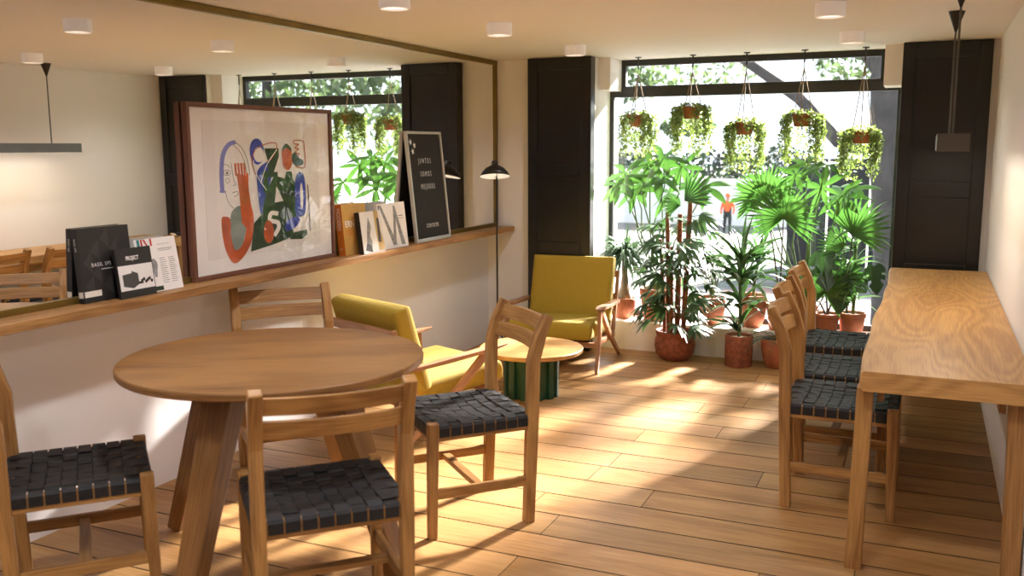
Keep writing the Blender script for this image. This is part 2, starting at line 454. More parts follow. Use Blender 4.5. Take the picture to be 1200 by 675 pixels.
# ------------------------------------------------------------------ dining chair
def make_chair(label):
    root = thing('dining_chair', label, 'chair')
    hw = .215
    for sx in (-1, 1):
        x = sx*hw
        m = MB(); m.path([(x, .02, 0), (x, .004, .42), (x, -.002, .66), (x, -.026, .745), (x, -.066, .835)], [(.036, .042), (.040, .048), (.040, .048), (.040, .046), (.040, .036)], (1, 0, 0))
        m.build('leg', M['oak'], root, bevel=.005)
    for sx in (-1, 1):
        x = sx*hw
        m = MB(); m.path([(x, .425, 0), (x, .415, .456)], [(.034, .034), (.038, .042)], (1, 0, 0))
        m.build('leg', M['oak'], root, bevel=.004)
    def rail(z0, z1, yc0, yc1, name):
        m = MB(); n = 8; pts0 = []
        rows = []
        for i in range(n+1):
            x = -hw+.01+(2*hw-.02)*i/n; c = 1-(x/hw)**2
            rows.append((x, c))
        P = []
        for x, c in rows:
            yb = -.045*c*.8
            P.append([(x, yc0+yb-.009, z0), (x, yc0+yb+.009, z0), (x, yc1+yb+.009, z1), (x, yc1+yb-.009, z1)])
        bb = len(m.v)
        for r in P: m.v += r
        for i in range(n):
            for j in range(4):
                k = (j+1) % 4
                m.f.append((bb+i*4+j, bb+(i+1)*4+j, bb+(i+1)*4+k, bb+i*4+k)); m.mi.append(0)
                l0, l1 = i*.05, (i+1)*.05; pj = [0, .018, .066, .084, .13]
                m.uv.append([(l0, pj[j]), (l1, pj[j]), (l1, pj[j+1]), (l0, pj[j+1])])
        m.build(name, M['oak'], root, bevel=.003)
    rail(.762, .817, -.036, -.058, 'back_rail'); rail(.688, .744, -.011, -.029, 'back_rail')
    # seat rails under the webbing
    m = MB()
    for sx in (-1, 1): m.box((sx*hw-.012, .02, .385), (sx*hw+.012, .41, .437))
    m.box((-hw, -.004, .385), (hw, .018, .437)); m.box((-hw, .405, .385), (hw, .427, .437))
    m.build('seat_rail', M['oak'], root, bevel=.003)
    m = MB()
    for sx in (-1, 1):
        k = MB(); k.box((sx*hw-.010, .012, .155), (sx*hw+.010, .42, .195)); k.build('stretcher', M['oak'], root, bevel=.003)
    k = MB(); k.box((-hw, .20, .163), (hw, .236, .185), along=0); k.build('stretcher', M['oak'], root, bevel=.003)
    # woven seat
    w = MB(); n = 8
    xa, xb, ya, yb = -hw+.022, hw-.022, .026, .396
    px = (xb-xa)/n; py = (yb-ya)/n
    def sag(x, y):
        u = (x-xa)/(xb-xa); v = (y-ya)/(yb-ya); u = min(1, max(0, u)); v = min(1, max(0, v))
        return .4465-.022*(math.sin(PI*u)**.7)*(math.sin(PI*v)**.7)
    A = .0034
    for j in range(n):
        yc = ya+(j+.5)*py; h = py*.475
        pts = [(-hw-.0155, .402), (-hw-.0155, .434), (-hw-.010, .4435)]
        for i in range(n):
            for q in (-.41, .41): pts.append((xa+(i+.5+q)*px, sag(xa+(i+.5+q)*px, yc)+A*(1 if (i+j) % 2 else -1)))
        pts += [(hw+.010, .4435), (hw+.0155, .434), (hw+.0155, .402)]
        w.grid([[(x, yc-h*(.93 if abs(x) > hw else 1), z), (x, yc+h*(.93 if abs(x) > hw else 1), z)] for x, z in pts])
    for i in range(n):
        xc = xa+(i+.5)*px; h = px*.475
        pts = [(-.009, .402), (-.009, .434), (-.003, .4435)]
        for j in range(n):
            for q in (-.41, .41): pts.append((ya+(j+.5+q)*py, sag(xc, ya+(j+.5+q)*py)+A*(-1 if (i+j) % 2 else 1)))
        pts += [(.426, .4435), (.432, .434), (.432, .402)]
        w.grid([[(xc-h*(.93 if z < .44 and not 0 < y < .425 else 1), y, z), (xc+h*(.93 if z < .44 and not 0 < y < .425 else 1), y, z)] for y, z in pts])
    w.build('woven_seat', M['strap'], root, solid=.0022)
    return root

ch = make_chair('oak dining chair with black woven seat on sunlit floor before the green drum table')
def place(o, x, y, deg, label=None):
    """x,y = midpoint of the rear legs on the floor; deg = heading of the seat front"""
    rz = math.radians(deg-90)
    if label: return dup(ch, (x, y, 0), rz, label)
    o.location = (x, y, 0); o.rotation_euler = (0, 0, rz); return o
place(ch, -1.535, 3.431, -132.5)
place(ch, -1.520, 2.142, 135.5, 'oak dining chair seen from behind in front of round table, nearest the camera')
place(ch, -2.76, 3.53, -42, 'oak dining chair behind the round table, its back close under the oak wall shelf')
place(ch, -2.677, 1.975, 48.5, 'oak dining chair cut by left picture edge, black woven seat facing the round table')
place(ch, -.493, 4.065, 0, 'oak chair tucked under the counter, nearest of the three in its row')
place(ch, -.555, 4.62, 0, 'oak chair tucked under the counter, middle of the three in its row')
place(ch, -.575, 5.28, 0, 'oak chair tucked under the counter, farthest of the row and closest to window')

# ------------------------------------------------------------------ round table
TC = (-2.138, 2.674)
rt = thing('round_table', 'large round oak dining table on four splayed slab legs', 'table', (*TC, 0))
m = MB(); R = .54
prof = [(0, .74)]
rows = []
n = 72
def ring(r, z): return [(r*math.cos(2*PI*k/n), r*math.sin(2*PI*k/n), z) for k in range(n)]
top = ring(R-.006, .74)
m.face(top, [(p[0]*1.0+.5*p[1], p[1]*.85-.5*p[0]) for p in top])
rr = [ring(R-.006, .74), ring(R-.0015, .7385), ring(R, .734), ring(R, .719), ring(R-.003, .714), ring(R-.012, .711)]
bb = len(m.v)
for r in rr: m.v += r
for i in range(len(rr)-1):
    for k in range(n):
        q = (k+1) % n
        m.f.append((bb+(i+1)*n+k, bb+(i+1)*n+q, bb+i*n+q, bb+i*n+k)); m.mi.append(0)
        m.uv.append([(k*.047, (i+1)*.01), ((k+1)*.047, (i+1)*.01), ((k+1)*.047, i*.01), (k*.047, i*.01)])
bot = ring(R-.012, .711); m.face(bot[::-1])
m.build('tabletop', M['oak_table'], rt)
for k in range(4):
    a = k*PI/2; d = V((math.cos(a), math.sin(a), 0)); t = V((-d.y, d.x, 0))
    m = MB(); m.path([d*.50, d*.25+V((0, 0, .711))], [(.078, .062), (.125, .085)], t)
    m.build('leg', M['oak_table'], rt, bevel=.004)
m = MB(); m.beam((-.30, 0, .69), (.30, 0, .69), (0, 1, 0), .09, .04); m.beam((0, -.30, .69), (0, .30, .69), (1, 0, 0), .09, .04)
m.build('under_frame', M['oak_table'], rt)

# ------------------------------------------------------------------ counter
ct = thing('counter_table', 'long oak slab counter along the right white wall', 'counter', (.08, 4.70, 0))
m = MB(); ny = 40; ya, yb = 3.245-4.70, 6.16-4.70; L = []; 
def wob(y): return .006*math.sin(y*3.1)+.004*math.sin(y*7.7+1)
x0, x1, z0, z1 = -.186-.08, XR-.004-.08, .672, .74
P = []
for i in range(ny+1):
    y = ya+(yb-ya)*i/ny; xl = x0+wob(y)
    if i == 0: xl = x0+.012
    P.append([(xl+.010, y, z0), (xl, y, z0+.016), (xl+.003, y, z1-.006), (xl+.010, y, z1), (x1, y, z1), (x1, y, z0)])
bb = len(m.v)
for r in P: m.v += r
us = [0, .02, .07, .078, .60, .67, 1.2]
for i in range(ny):
    for j in range(6):
        k = (j+1) % 6; y0_, y1_ = i*(yb-ya)/ny, (i+1)*(yb-ya)/ny
        m.f.append((bb+i*6+j, bb+i*6+k, bb+(i+1)*6+k, bb+(i+1)*6+j)); m.mi.append(0)
        m.uv.append([(y0_, us[j]), (y0_, us[j+1]), (y1_, us[j+1]), (y1_, us[j])])
for r, fl_ in ((0, 1), (ny, 0)):
    q = [bb+r*6+j for j in range(6)]; uvs = [(p[0]*2, p[2]*1.2) for p in P[r]]
    m.f.append(tuple(q[::-1] if fl_ else q)); m.mi.append(0); m.uv.append(uvs[::-1] if fl_ else uvs)
m.build('counter_top', M['oak_counter'], ct)
for (xx, xb_, yy, yb_) in ((-.158, -.172, 3.325, 3.365), (.303, .316, 3.325, 3.30), (-.158, -.172, 6.05, 6.03), (.268, .285, 6.05, 6.05)):
    m = MB(); m.path([(xb_-.08, yb_-4.70, 0), (xx-.08, yy-4.70, .672)], [(.056, .056), (.054, .060)], (1, 0, 0)); m.build('leg', M['oak'], ct, bevel=.003)
m = MB(); m.box((-.12-.08, 3.33-4.7, .62), (-.10-.08, 6.05-4.7, .671)); m.box((.25-.08, 3.33-4.7, .62), (.27-.08, 6.05-4.7, .671)); m.build('apron', M['oak'], ct)

# ------------------------------------------------------------------ side table
sd = thing('side_table', 'low round oak topped side table on a fluted green drum', 'table', (-2.135, 5.075, 0))
m = MB(); n = 56; R = .312
def ring2(r, z): return [(r*math.cos(2*PI*k/n), r*math.sin(2*PI*k/n), z) for k in range(n)]
tp = ring2(R-.003, .294); m.face(tp)
rr = [ring2(R-.003, .294), ring2(R, .291), ring2(R, .272), ring2(R-.006, .268)]
bb = len(m.v)
for r in rr: m.v += r
for i in range(3):
    for k in range(n):
        q = (k+1) % n
        m.f.append((bb+(i+1)*n+k, bb+(i+1)*n+q, bb+i*n+q, bb+i*n+k)); m.mi.append(0)
        m.uv.append([(k*.04, i*.01+.01), (k*.04+.04, i*.01+.01), (k*.04+.04, i*.01), (k*.04, i*.01)])
m.face(ring2(R-.006, .268)[::-1]); m.build('tabletop', M['oak_counter'], sd)
m = MB()
def flute(r, a):
    q = (a*12/(2*PI)) % 1.
    return r*(1.0 if q < .55 else .86)
m.lathe([(.168, .0), (.168, .268)], n=192, fn=flute); m.lathe([(.15, .004), (.15, .264)], n=40)
m.build('drum', M['green_drum'], sd)

# ------------------------------------------------------------------ armchairs
def cushion(name, parent, w, l, t, centre, pitch, mat):
    """soft box: w across x, l along local y, t thick, tilted about x"""
    m = MB(); nx, ny = 12, 12
    def pt(u, v, s):
        x = (u-.5)*w; y = (v-.5)*l
        e = min(min(u, 1-u)*w, min(v, 1-v)*l)
        k = min(1, e/.05); h = t/2*(.62+.38*math.sqrt(max(0, 1-(1-k)**2)))
        return V((x, y, s*h))
    rot = Matrix.Rotation(pitch, 3, 'X'); c = V(centre)
    us = [0, .02, .05, .1, .2, .35, .5, .65, .8, .9, .95, .98, 1]
    top = [[c+rot@pt(u, v, 1) for u in us] for v in us]; bot = [[c+rot@pt(u, v, -1) for u in us] for v in us]
    bb = len(m.v); nn = len(us)
    for r in top: m.v += [tuple(p) for p in r]
    for r in bot: m.v += [tuple(p) for p in r]
    def idx(s, i, j): return bb+s*nn*nn+i*nn+j
    for i in range(nn-1):
        for j in range(nn-1):
            m.f.append((idx(0, i, j), idx(0, i, j+1), idx(0, i+1, j+1), idx(0, i+1, j)))
            m.f.append((idx(1, i, j), idx(1, i+1, j), idx(1, i+1, j+1), idx(1, i, j+1)))
    for i in range(nn-1):
        m.f.append((idx(0, i, 0), idx(0, i+1, 0), idx(1, i+1, 0), idx(1, i, 0)))
        m.f.append((idx(0, i, nn-1), idx(1, i, nn-1), idx(1, i+1, nn-1), idx(0, i+1, nn-1)))
        m.f.append((idx(0, 0, i), idx(1, 0, i), idx(1, 0, i+1), idx(0, 0, i+1)))
        m.f.append((idx(0, nn-1, i), idx(0, nn-1, i+1), idx(1, nn-1, i+1), idx(1, nn-1, i)))
    m.mi = [0]*len(m.f); m.uv = [[(0, 0)]*4 for _ in m.f]
    o = m.build(name, mat, parent, smooth=True)
    s = o.modifiers.new('soft', 'SUBSURF'); s.levels = 1; s.render_levels = 1
    return o

def make_armchair(label):
    root = thing('armchair', label, 'armchair')
    cushion('seat_cushion', root, .575, .60, .125, (0, .045, .262), math.radians(4), M['mustard'])
    cushion('back_cushion', root, .60, .46, .115, (0, -.262, .482), math.radians(107), M['mustard'])
    for s in (-1, 1):
        x = s*.325
        m = MB(); m.path([(x, -.30, .395), (x, -.05, .408), (x, .20, .424), (x+s*.004, .335, .434)], [(.040, .022), (.052, .024), (.062, .022), (.022, .010)], (1, 0, 0))
        m.build('armrest', M['teak'], root, bevel=.004)
        m = MB(); m.path([(x, .315, 0), (x, .245, .20), (x, .225, .41)], [(.022, .026), (.026, .034), (.026, .05)], (1, 0, 0)); m.build('leg', M['teak'], root, bevel=.003)
        m = MB(); m.path([(x, -.37, 0), (x, -.06, .20), (x, .19, .405)], [(.022, .026), (.026, .036), (.026, .045)], (1, 0, 0)); m.build('leg', M['teak'], root, bevel=.003)
        m = MB(); m.path([(x*.94, -.398, .60), (x*.94, -.335, .40), (x*.94, -.25, .19)], [(.024, .026), (.024, .03), (.024, .03)], (1, 0, 0)); m.build('back_post', M['teak'], root, bevel=.003)
        m = MB(); m.path([(x*.96, -.24, .165), (x*.96, .27, .195)], [(.022, .035), (.022, .035)], (1, 0, 0)); m.build('side_rail', M['teak'], root, bevel=.003)
    m = MB(); m.box((-.32, .255, .165), (.32, .28, .20)); m.build('front_rail', M['teak'], root, bevel=.003)
    m = MB(); m.box((-.32, -.24, .15), (.32, -.215, .19)); m.build('rear_rail', M['teak'], root, bevel=.003)
    m = MB(); m.beam((-.31, -.392, .575), (.31, -.392, .575), (0, -.3, 1), .05, .018); m.beam((-.31, -.345, .42), (.31, -.345, .42), (0, -.3, 1), .045, .018); m.build('back_slat', M['teak'], root, bevel=.003)
    return root
a1 = make_armchair('mustard armchair with teak frame facing the camera, in front of the left black shutter')
a1.location = (-2.285, 5.985, 0); a1.rotation_euler = (0, 0, math.radians(-90+5-90))
dup(a1, (-2.47, 4.32, 0), math.radians(67-90), 'mustard armchair seen from behind, beside the white wall and low side table')

# ------------------------------------------------------------------ lamps
def ceiling_light(x, y, label, first=None):
    if first: return dup(first, (x, y, H), 0, label)
    r = thing('ceiling_light', label, 'ceiling light', (x, y, H), group='white ceiling lights')
    m = MB(); m.lathe([(.0001, -.001), (.066, -.001), (.066, -.060), (.060, -.064), (.056, -.062), (.054, -.050), (.0001, -.050)], n=40); m.build('housing', M['ltwhite'], r, smooth=False)
    m = MB(); m.lathe([(.0001, -.054), (.052, -.054)], n=40); m.build('diffuser', M['diffuser'], r)
    return r
cl = ceiling_light(-2.07, 3.46, 'white drum ceiling light cut off by the top picture edge, above the brass mirror frame')
for x, y, lb in ((-2.07, 4.50, 'white drum ceiling light left of centre, second from the window in its row'),
                 (-2.08, 5.66, 'white drum ceiling light directly above the left black shutter'),
                 (-.447, 4.52, 'white drum ceiling light right of centre at the top picture edge'),
                 (-.442, 5.70, 'white drum ceiling light close to window, above the rightmost hanging plants')):
    ceiling_light(x, y, lb, cl)

pl = thing('linear_pendant', 'slim grey bar pendant lamp hanging above the oak counter', 'pendant lamp', (.075, 4.60, 1.46))
PY0, PY1 = 3.93-4.60, 5.28-4.60
m = MB(); m.box((-.057, PY0, 0), (.057, PY1, .068)); m.build('lamp_body', M['lampgrey'], pl, bevel=.0008)
m = MB(); m.face([(-.045, PY0+.05, -.0002), (-.045, PY1-.05, -.0002), (.045, PY1-.05, -.0002), (.045, PY0+.05, -.0002)]); m.build('diffuser', M['bar_diff'], pl)
for y in (4.17, 5.06):
    m = MB(); m.tube([(0, y-4.6, .066), (0, y-4.6, H-1.46-.09)], .0048, n=8); c = m.build('cord', M['lampgrey'], pl)
    m = MB(); m.lathe([(.004, H-1.46-.098), (.038, H-1.46-.002), (.0005, H-1.46-.001)], c=(0, y-4.6, 0), n=28); m.build('ceiling_cone', M['canopy'], pl)

# floor lamp
fp = thing('floor_lamp', 'slender black floor lamp with dome shade at end of the shelf', 'floor lamp', (-2.77, 5.96, 0))
m = MB(); m.tube([(0, 0, .16), (0, 0, 1.30)], .0065, n=10); m.build('pole', M['lampblack'], fp)
for a in (-60, 60, 180):
    d = V((math.cos(math.radians(a)), math.sin(math.radians(a)), 0))
    m = MB(); m.tube([(0, 0, .175), d*.05+V((0, 0, .12)), d*.14+V((0, 0, .006))], .006, n=8); m.build('leg', M['lampblack'], fp)
rot = Matrix.Rotation(math.radians(-6), 3, 'Y') @ Matrix.Rotation(math.radians(-11), 3, 'X')
def tilt(mb, c):
    mb.v = [tuple(V(c)+rot@V(v)) for v in mb.v]
m = MB(); m.lathe([(.0005, .108), (.018, .107), (.023, .099), (.023, .078), (.035, .072), (.065, .055), (.09, .028), (.107, -.004), (.105, -.004)], n=40); tilt(m, (-.012, 0, 1.285)); sh = m.build('lamp_shade', M['lampblack'], fp, smooth=True)
m = MB(); m.lathe([(.105, -.003), (.088, .026), (.063, .052), (.03, .068), (.0005, .07)], n=40); tilt(m, (-.012, 0, 1.285)); m.build('shade_lining', M['lampwhite'], sh, smooth=True)
m = MB(); m.lathe([(.0005, -.012), (.012, -.008), (.018, .006), (.014, .03), (.012, .06), (.0005, .065)], n=16); tilt(m, (-.012, 0, 1.285)); m.build('bulb', M['lampwhite'], fp, smooth=True)

# ------------------------------------------------------------------ things on the shelf
def leaner(name, label, cat, y0, y1, xb, lean, h, t, yaw=0., group=None):
    """upright thing leaning on the mirror: local x along reading direction, y towards the mirror, z up"""
    y0, y1, xb = y0*1.012, y1*1.012, xb*1.012
    r = thing(name, label, cat, (xb, (y0+y1)/2, SZ+.0005), 0, group)
    ax = Matrix(((0, -1, 0), (1, 0, 0), (0, 0, 1)))      # local x -> +Y, local y -> -X
    rr = Matrix.Rotation(yaw, 3, 'Z') @ ax @ Matrix.Rotation(-lean, 3, 'X')
    r.rotation_euler = rr.to_euler()
    return r, (y1-y0)

# framed artwork
ya, yb = 3.116, 4.196
pw, ph = yb-ya, .789
pf, _ = leaner('framed_artwork', 'large dark wood framed collage print standing on the oak shelf against mirror', 'picture', ya, yb, -2.905, 0, ph, .03)
m = MB(); fw = .021
m.box((-pw/2, 0, 0), (-pw/2+fw, .030, ph)); m.box((pw/2-fw, 0, 0), (pw/2, .030, ph)); m.box((-pw/2+fw, 0, 0), (pw/2-fw, .030, fw)); m.box((-pw/2+fw, 0, ph-fw), (pw/2-fw, .030, ph))
m.build('frame', M['walnut'], pf, bevel=.002)
m = MB(); m.box((-pw/2+fw-.002, .014, fw-.002), (pw/2-fw+.002, .028, ph-fw+.002), along=0); m.build('mount', M['paper'], pf)
m = MB(); m.box((-pw/2+.105, .0128, .085), (pw/2-.12, .0145, ph-.075), along=0); m.build('print_sheet', M['paper2'], pf)
m = MB(); m.box((-pw/2+fw-.002, .006, fw-.002), (pw/2-fw+.002, .008, ph-fw+.002), along=0); m.build('glass', M['picglass'], pf)
art = MB()
AM = [M['a_blue'], M['a_lilac'], M['a_orange'], M['a_green'], M['a_grey'], M['a_line'], M['paper2']]
lay = [0]
def AP(x, y):   # sheet coordinates -> local
    u = x/556.; v = y/675.
    return (-pw/2+.093+u*.831, (1.645-.9035)-v*.722)
def shape(pts, mi):
    lay[0] += 1; yy = .0126-lay[0]*.00006
    q = [(AP(x, y)[0], yy, AP(x, y)[1]) for x, y in pts]
    art.face(q, mi=mi)
def smoothpts(pts, closed=True, n=5):
    out = []; L_ = len(pts)
    for i in range(L_ if closed else L_-1):
        p0, p1, p2, p3 = [pts[(i+k) % L_] if closed else pts[min(L_-1, max(0, i+k))] for k in (-1, 0, 1, 2)]
        for k in range(n):
            t = k/n
            out.append(tuple(.5*((2*p1[c])+(-p0[c]+p2[c])*t+(2*p0[c]-5*p1[c]+4*p2[c]-p3[c])*t*t+(-p0[c]+3*p1[c]-3*p2[c]+p3[c])*t**3) for c in (0, 1)))
    if not closed: out.append(pts[-1])
    return out
def stroke(pts, w, mi, closed=False):
    lay[0] += 1; yy = .0126-lay[0]*.00006
    p = smoothpts(pts, closed)
    if closed: p.append(p[0])
    L_, R_ = [], []
    for i in range(len(p)):
        a = p[max(0, i-1)]; b_ = p[min(len(p)-1, i+1)]; dx, dy = b_[0]-a[0], b_[1]-a[1]; l = math.hypot(dx, dy) or 1
        nx, ny = -dy/l*w/2, dx/l*w/2
        L_.append((p[i][0]+nx, p[i][1]+ny)); R_.append((p[i][0]-nx, p[i][1]-ny))
    rows = [[(AP(*a)[0], yy, AP(*a)[1]), (AP(*b_)[0], yy, AP(*b_)[1])] for a, b_ in zip(L_, R_)]
    art.grid(rows, mi=mi)
def ell(cx, cy, rx, ry, mi, rot=0, n=28):
    c, s_ = math.cos(rot), math.sin(rot)
    shape([(cx+rx*math.cos(2*PI*k/n)*c-ry*math.sin(2*PI*k/n)*s_, cy+rx*math.cos(2*PI*k/n)*s_+ry*math.sin(2*PI*k/n)*c) for k in range(n)], mi)
S_ = smoothpts
# seven sitters of the collage
shape(S_([(118, 420), (165, 395), (188, 470), (150, 600), (115, 612), (112, 500)]), 4)
shape(S_([(72, 445), (90, 434), (112, 450), (112, 520), (128, 585), (165, 560), (188, 480), (200, 400), (216, 410), (222, 480), (205, 560), (165, 620), (122, 642), (92, 600), (75, 530)]), 2)
shape([(150, 252), (204, 265), (205, 330), (218, 440), (190, 500), (165, 470), (158, 330)], 2)
for x in (141, 155, 169, 182): shape([(x, 207), (x+10, 208), (x+12, 262), (x+3, 262)], 2)
shape([(196, 250), (205, 252), (206, 285), (196, 285)], 2)
stroke([(82, 328), (82, 250), (92, 175), (118, 130), (152, 116)], 19, 1); shape([(70, 322), (95, 326), (93, 333), (69, 330)], 1)
stroke([(150, 116), (182, 145), (205, 200), (212, 262)], 3, 5); stroke([(142, 130), (172, 160), (190, 205), (196, 250)], 2.5, 5)
stroke([(95, 322), (105, 370), (128, 402)], 2.5, 5); stroke([(127, 205), (136, 280), (146, 298), (130, 304)], 2.5, 5)
stroke([(126, 335), (148, 330), (154, 342), (134, 352)], 2.5, 5); ell(107, 247, 17, 13, 5); ell(107, 247, 14.5, 10.5, 6); ell(107, 248, 6, 6, 5)
stroke([(90, 215), (105, 212), (120, 225)], 2.5, 5); stroke([(98, 278), (108, 270), (116, 282), (105, 292), (98, 278)], 2, 5)
# blue ring and vase figure
ell(252, 158, 35, 58, 0); ell(260, 172, 26, 34, 6)
shape(S_([(250, 245), (300, 205), (328, 218), (322, 265), (300, 330), (272, 425), (255, 432), (247, 330)]), 0)
shape([(288, 144), (362, 144), (362, 182), (345, 222), (332, 252), (352, 252), (352, 275), (300, 275), (305, 205)], 3)
shape(S_([(280, 260), (300, 250), (300, 340), (288, 352), (276, 330)]), 3)
stroke([(240, 262), (225, 200), (245, 150), (300, 124), (348, 120), (350, 148), (322, 190), (298, 205)], 4, 2)
stroke([(232, 195), (245, 260), (285, 325), (300, 340)], 3.5, 6); stroke([(352, 150), (300, 215), (262, 300)], 4, 6)
# dark leafy mass
shape([(262, 440), (292, 330), (335, 268), (388, 285), (398, 252), (426, 252), (430, 285), (445, 310), (452, 430), (430, 500), (420, 560), (330, 582), (200, 602), (222, 475)], 3)
shape([(342, 318), (376, 388), (330, 392)], 6)
stroke([(346, 445), (310, 440), (302, 470), (340, 485), (345, 510), (320, 545)], 20, 6)
shape(S_([(445, 290), (470, 256), (497, 290), (497, 440), (470, 470), (440, 462), (440, 380)]), 0); shape(S_([(470, 330), (478, 310), (484, 345), (482, 420), (472, 430), (469, 390)]), 6)
shape(S_([(385, 490), (430, 468), (462, 480), (440, 515), (385, 532)]), 0)
ell(293, 523, 26, 53, 2)
shape(S_([(378, 150), (402, 138), (428, 152), (430, 215), (410, 245), (382, 225)]), 2); shape(S_([(380, 145), (402, 122), (427, 143), (427, 158), (402, 142), (382, 156)]), 3)
shape(S_([(430, 178), (452, 162), (470, 190), (490, 200), (490, 220), (455, 228), (434, 212)]), 3)
stroke([(448, 230), (500, 232), (500, 130), (492, 110), (446, 108), (448, 124), (470, 126), (448, 142), (470, 148), (450, 162), (472, 172), (456, 182)], 5, 2)
shape([(400, 545), (500, 535), (500, 560), (470, 578), (405, 572)], 3); stroke([(513, 320), (516, 430), (517, 545)], 5, 3)
art.build('artwork', AM, pf)

# letter board
bya, byb = 4.975, 5.425; bw, bh = byb-bya, .692
lb_, _ = leaner('letter_board', 'black felt letter board in a pale aluminium frame leaning on mirror', 'letter board', bya, byb, -2.850, math.radians(5.6), bh, .02)
m = MB(); fw = .016
m.box((-bw/2, 0, 0), (-bw/2+fw, .022, bh)); m.box((bw/2-fw, 0, 0), (bw/2, .022, bh)); m.box((-bw/2+fw, 0, 0), (bw/2-fw, .022, fw+.004)); m.box((-bw/2+fw, 0, bh-fw), (bw/2-fw, .022, bh))
m.build('frame', M['alu'], lb_, bevel=.002)
m = MB(); m.box((-bw/2+fw-.001, .011, fw), (bw/2-fw+.001, .020, bh-fw+.001), along=0)
for k in range(40):
    z = .03+k*(bh-.055)/40
    m.box((-bw/2+fw, .0085, z), (bw/2-fw, .0112, z+.010), along=0)
m.build('felt_panel', M['felt'], lb_)
for txt, z, x, sz in (('JUNTOS', .492, -.098, .046), ('SOMOS', .410, -.085, .046), ('MEJORES', .330, -.095, .046), ('CONVOR.MX', .085, -.075, .036)):
    t = MB(); text_mesh(t, txt, sz, (x, .0078, z), (1, 0, 0), (0, 0, 1), squeeze=.60, spacing=1.85 if sz > .04 else 1.3, bold=0.)
    t.build('lettering', M['white'], lb_)
for x, z in ((-.172, .625), (-.128, .604), (-.155, .567)):
    m = MB(); pts = []
    for k in range(10):
        a = PI/2+k*PI/5+.2; r = .022 if k % 2 == 0 else .010; pts.append((x+r*math.cos(a)*.9, .0076, z+r*math.sin(a)))
    m.face(pts); m.build('star', M['white'], lb_)

# books
def book(label, y0, y1, xb, lean_deg, h, t, cover, spine=None, yaw=0., group='books on the mirror shelf'):
    r, w = leaner('book', label, 'book', y0, y1, xb, math.radians(lean_deg), h, t, yaw, group)
    c = .0022
    m = MB()
    m.box((-w/2, 0, 0), (w/2, c, h), along=2, mi=0); m.box((-w/2, t-c, 0), (w/2, t, h), along=2, mi=0)
    m.build('cover', cover, r)
    m = MB(); m.box((-w/2-.0006, 0, 0), (-w/2+c, t, h)); m.build('spine', spine or cover, r)
    m = MB(); m.box((-w/2+c, c, .003), (w/2-.003, t-c, h-.003), along=2); m.build('pages', M['pages'], r)
    return r, w
def quad(m, x0, z0, x1, z1, y=-.0004, mi=0): m.face([(x0, y, z0), (x1, y, z0), (x1, y, z1), (x0, y, z1)], mi=mi)
# big black book
r, w = book('tall black book with faint geometric cover at the left end of shelf', 2.523, 2.772, -2.893, 4.2, .288, .028, M['inkblack'])
m = MB()
for (cx, cz) in ((-.03, .20), (.06, .20), (.02, .245), (-.03, .11), (.06, .11), (.02, .06), (-.07, .155), (.10, .155), (-.07, .065)):
    s = .042
    m.face([(cx-s, -.0003, cz), (cx, -.0003, cz-s), (cx, -.0003, cz+s)]); 
m.build('cover_pattern', M['inkdark'], r)
m = MB(); text_mesh(m, 'BASIL SPE', .0205, (-.075, -.0006, .137), (1, 0, 0), (0, 0, 1), spacing=1.15); quad(m, -.03, .123, .03, .126, -.0006)
m.build('title', M['paper2'], r)
m = MB(); quad(m, -w/2+.004, .022, -w/2+.085, .045, -.0007); m.face([(-w/2-.0009, 0.002, .022), (-w/2-.0009, .026, .022), (-w/2-.0009, .026, .045), (-w/2-.0009, .002, .045)]); m.build('label_strip', M['pages'], r)
m = MB(); text_mesh(m, 'BASIL SPE', .012, (-w/2-.001, .0185, .25), (0, 0, -1), (0, -1, 0)); m.build('spine_title', M['pages'], r)
# small project book
r, w = book('small black book with white photo cover standing before the tall black book', 2.655, 2.838, -2.845, 7.5, .198, .013, M['inkblack'])
m = MB(); quad(m, -w/2+.004, .030, w/2-.004, .130); m.build('cover_photo', M['paper2'], r)
m = MB(); m.face([(-.072, -.0008, .048), (-.022, -.0008, .036), (-.022, -.0008, .098), (-.072, -.0008, .094)]); m.face([(-.024, -.0009, .036), (.008, -.0009, .050), (.008, -.0009, .094), (-.024, -.0009, .106)])
m.build('cover_cabinet', M['inkgrey'], r)
m = MB()
for k in range(6):
    a = .025+k*.010; z = .062+.006*math.sin(k*2.1); s = .007
    m.face([(a+s*math.cos(2*PI*q/10), -.0008, z+s*math.sin(2*PI*q/10)) for q in range(10)])
m.box((.004, -.0009, .05), (.03, -.0007, .06), along=0)
m.build('cover_wheels', M['inkblack'], r)
m = MB(); text_mesh(m, 'PROJECT', .023, (-.042, -.0006, .150), (1, 0, 0), (0, 0, 1), squeeze=.72, bold=.0006); m.build('title', M['white'], r)
# magazine
r, w = book('white magazine with text columns leaning between small black book and framed artwork', 2.79, 3.012, -2.868, 10, .224, .008, M['paper'])
m = MB()
for c_ in (0.005, .055):
    for k in range(13): quad(m, c_, .135-k*.0085, c_+.030+.008*((k*7) % 3)/2, .1375-k*.0085)
quad(m, .005, .195, .075, .1965); quad(m, .005, .175, .085, .178); quad(m, .005, .168, .08, .1705)
m.build('text_columns', M['inkmid'], r)
m = MB(); quad(m, -.10, .190, -.085, .222); m.build('teal_block', M['teal'], r)
m = MB(); quad(m, -.08, .188, -.07, .222, -.0006); m.face([(-.068, -.0006, .222), (-.058, -.0006, .222), (-.04, -.0006, .19), (-.05, -.0006, .19)]); quad(m, -.03, .192, -.02, .222, -.0006); m.build('red_title', M['red'], r)
m = MB(); m.face([(-.028+.016*math.cos(q)*(1+.3*math.sin(3*q)), -.0005, .10+.04*math.sin(q)) for q in [2*PI*k/24 for k in range(24)]]); m.build('figure_drawing', M['inkmid'], r)
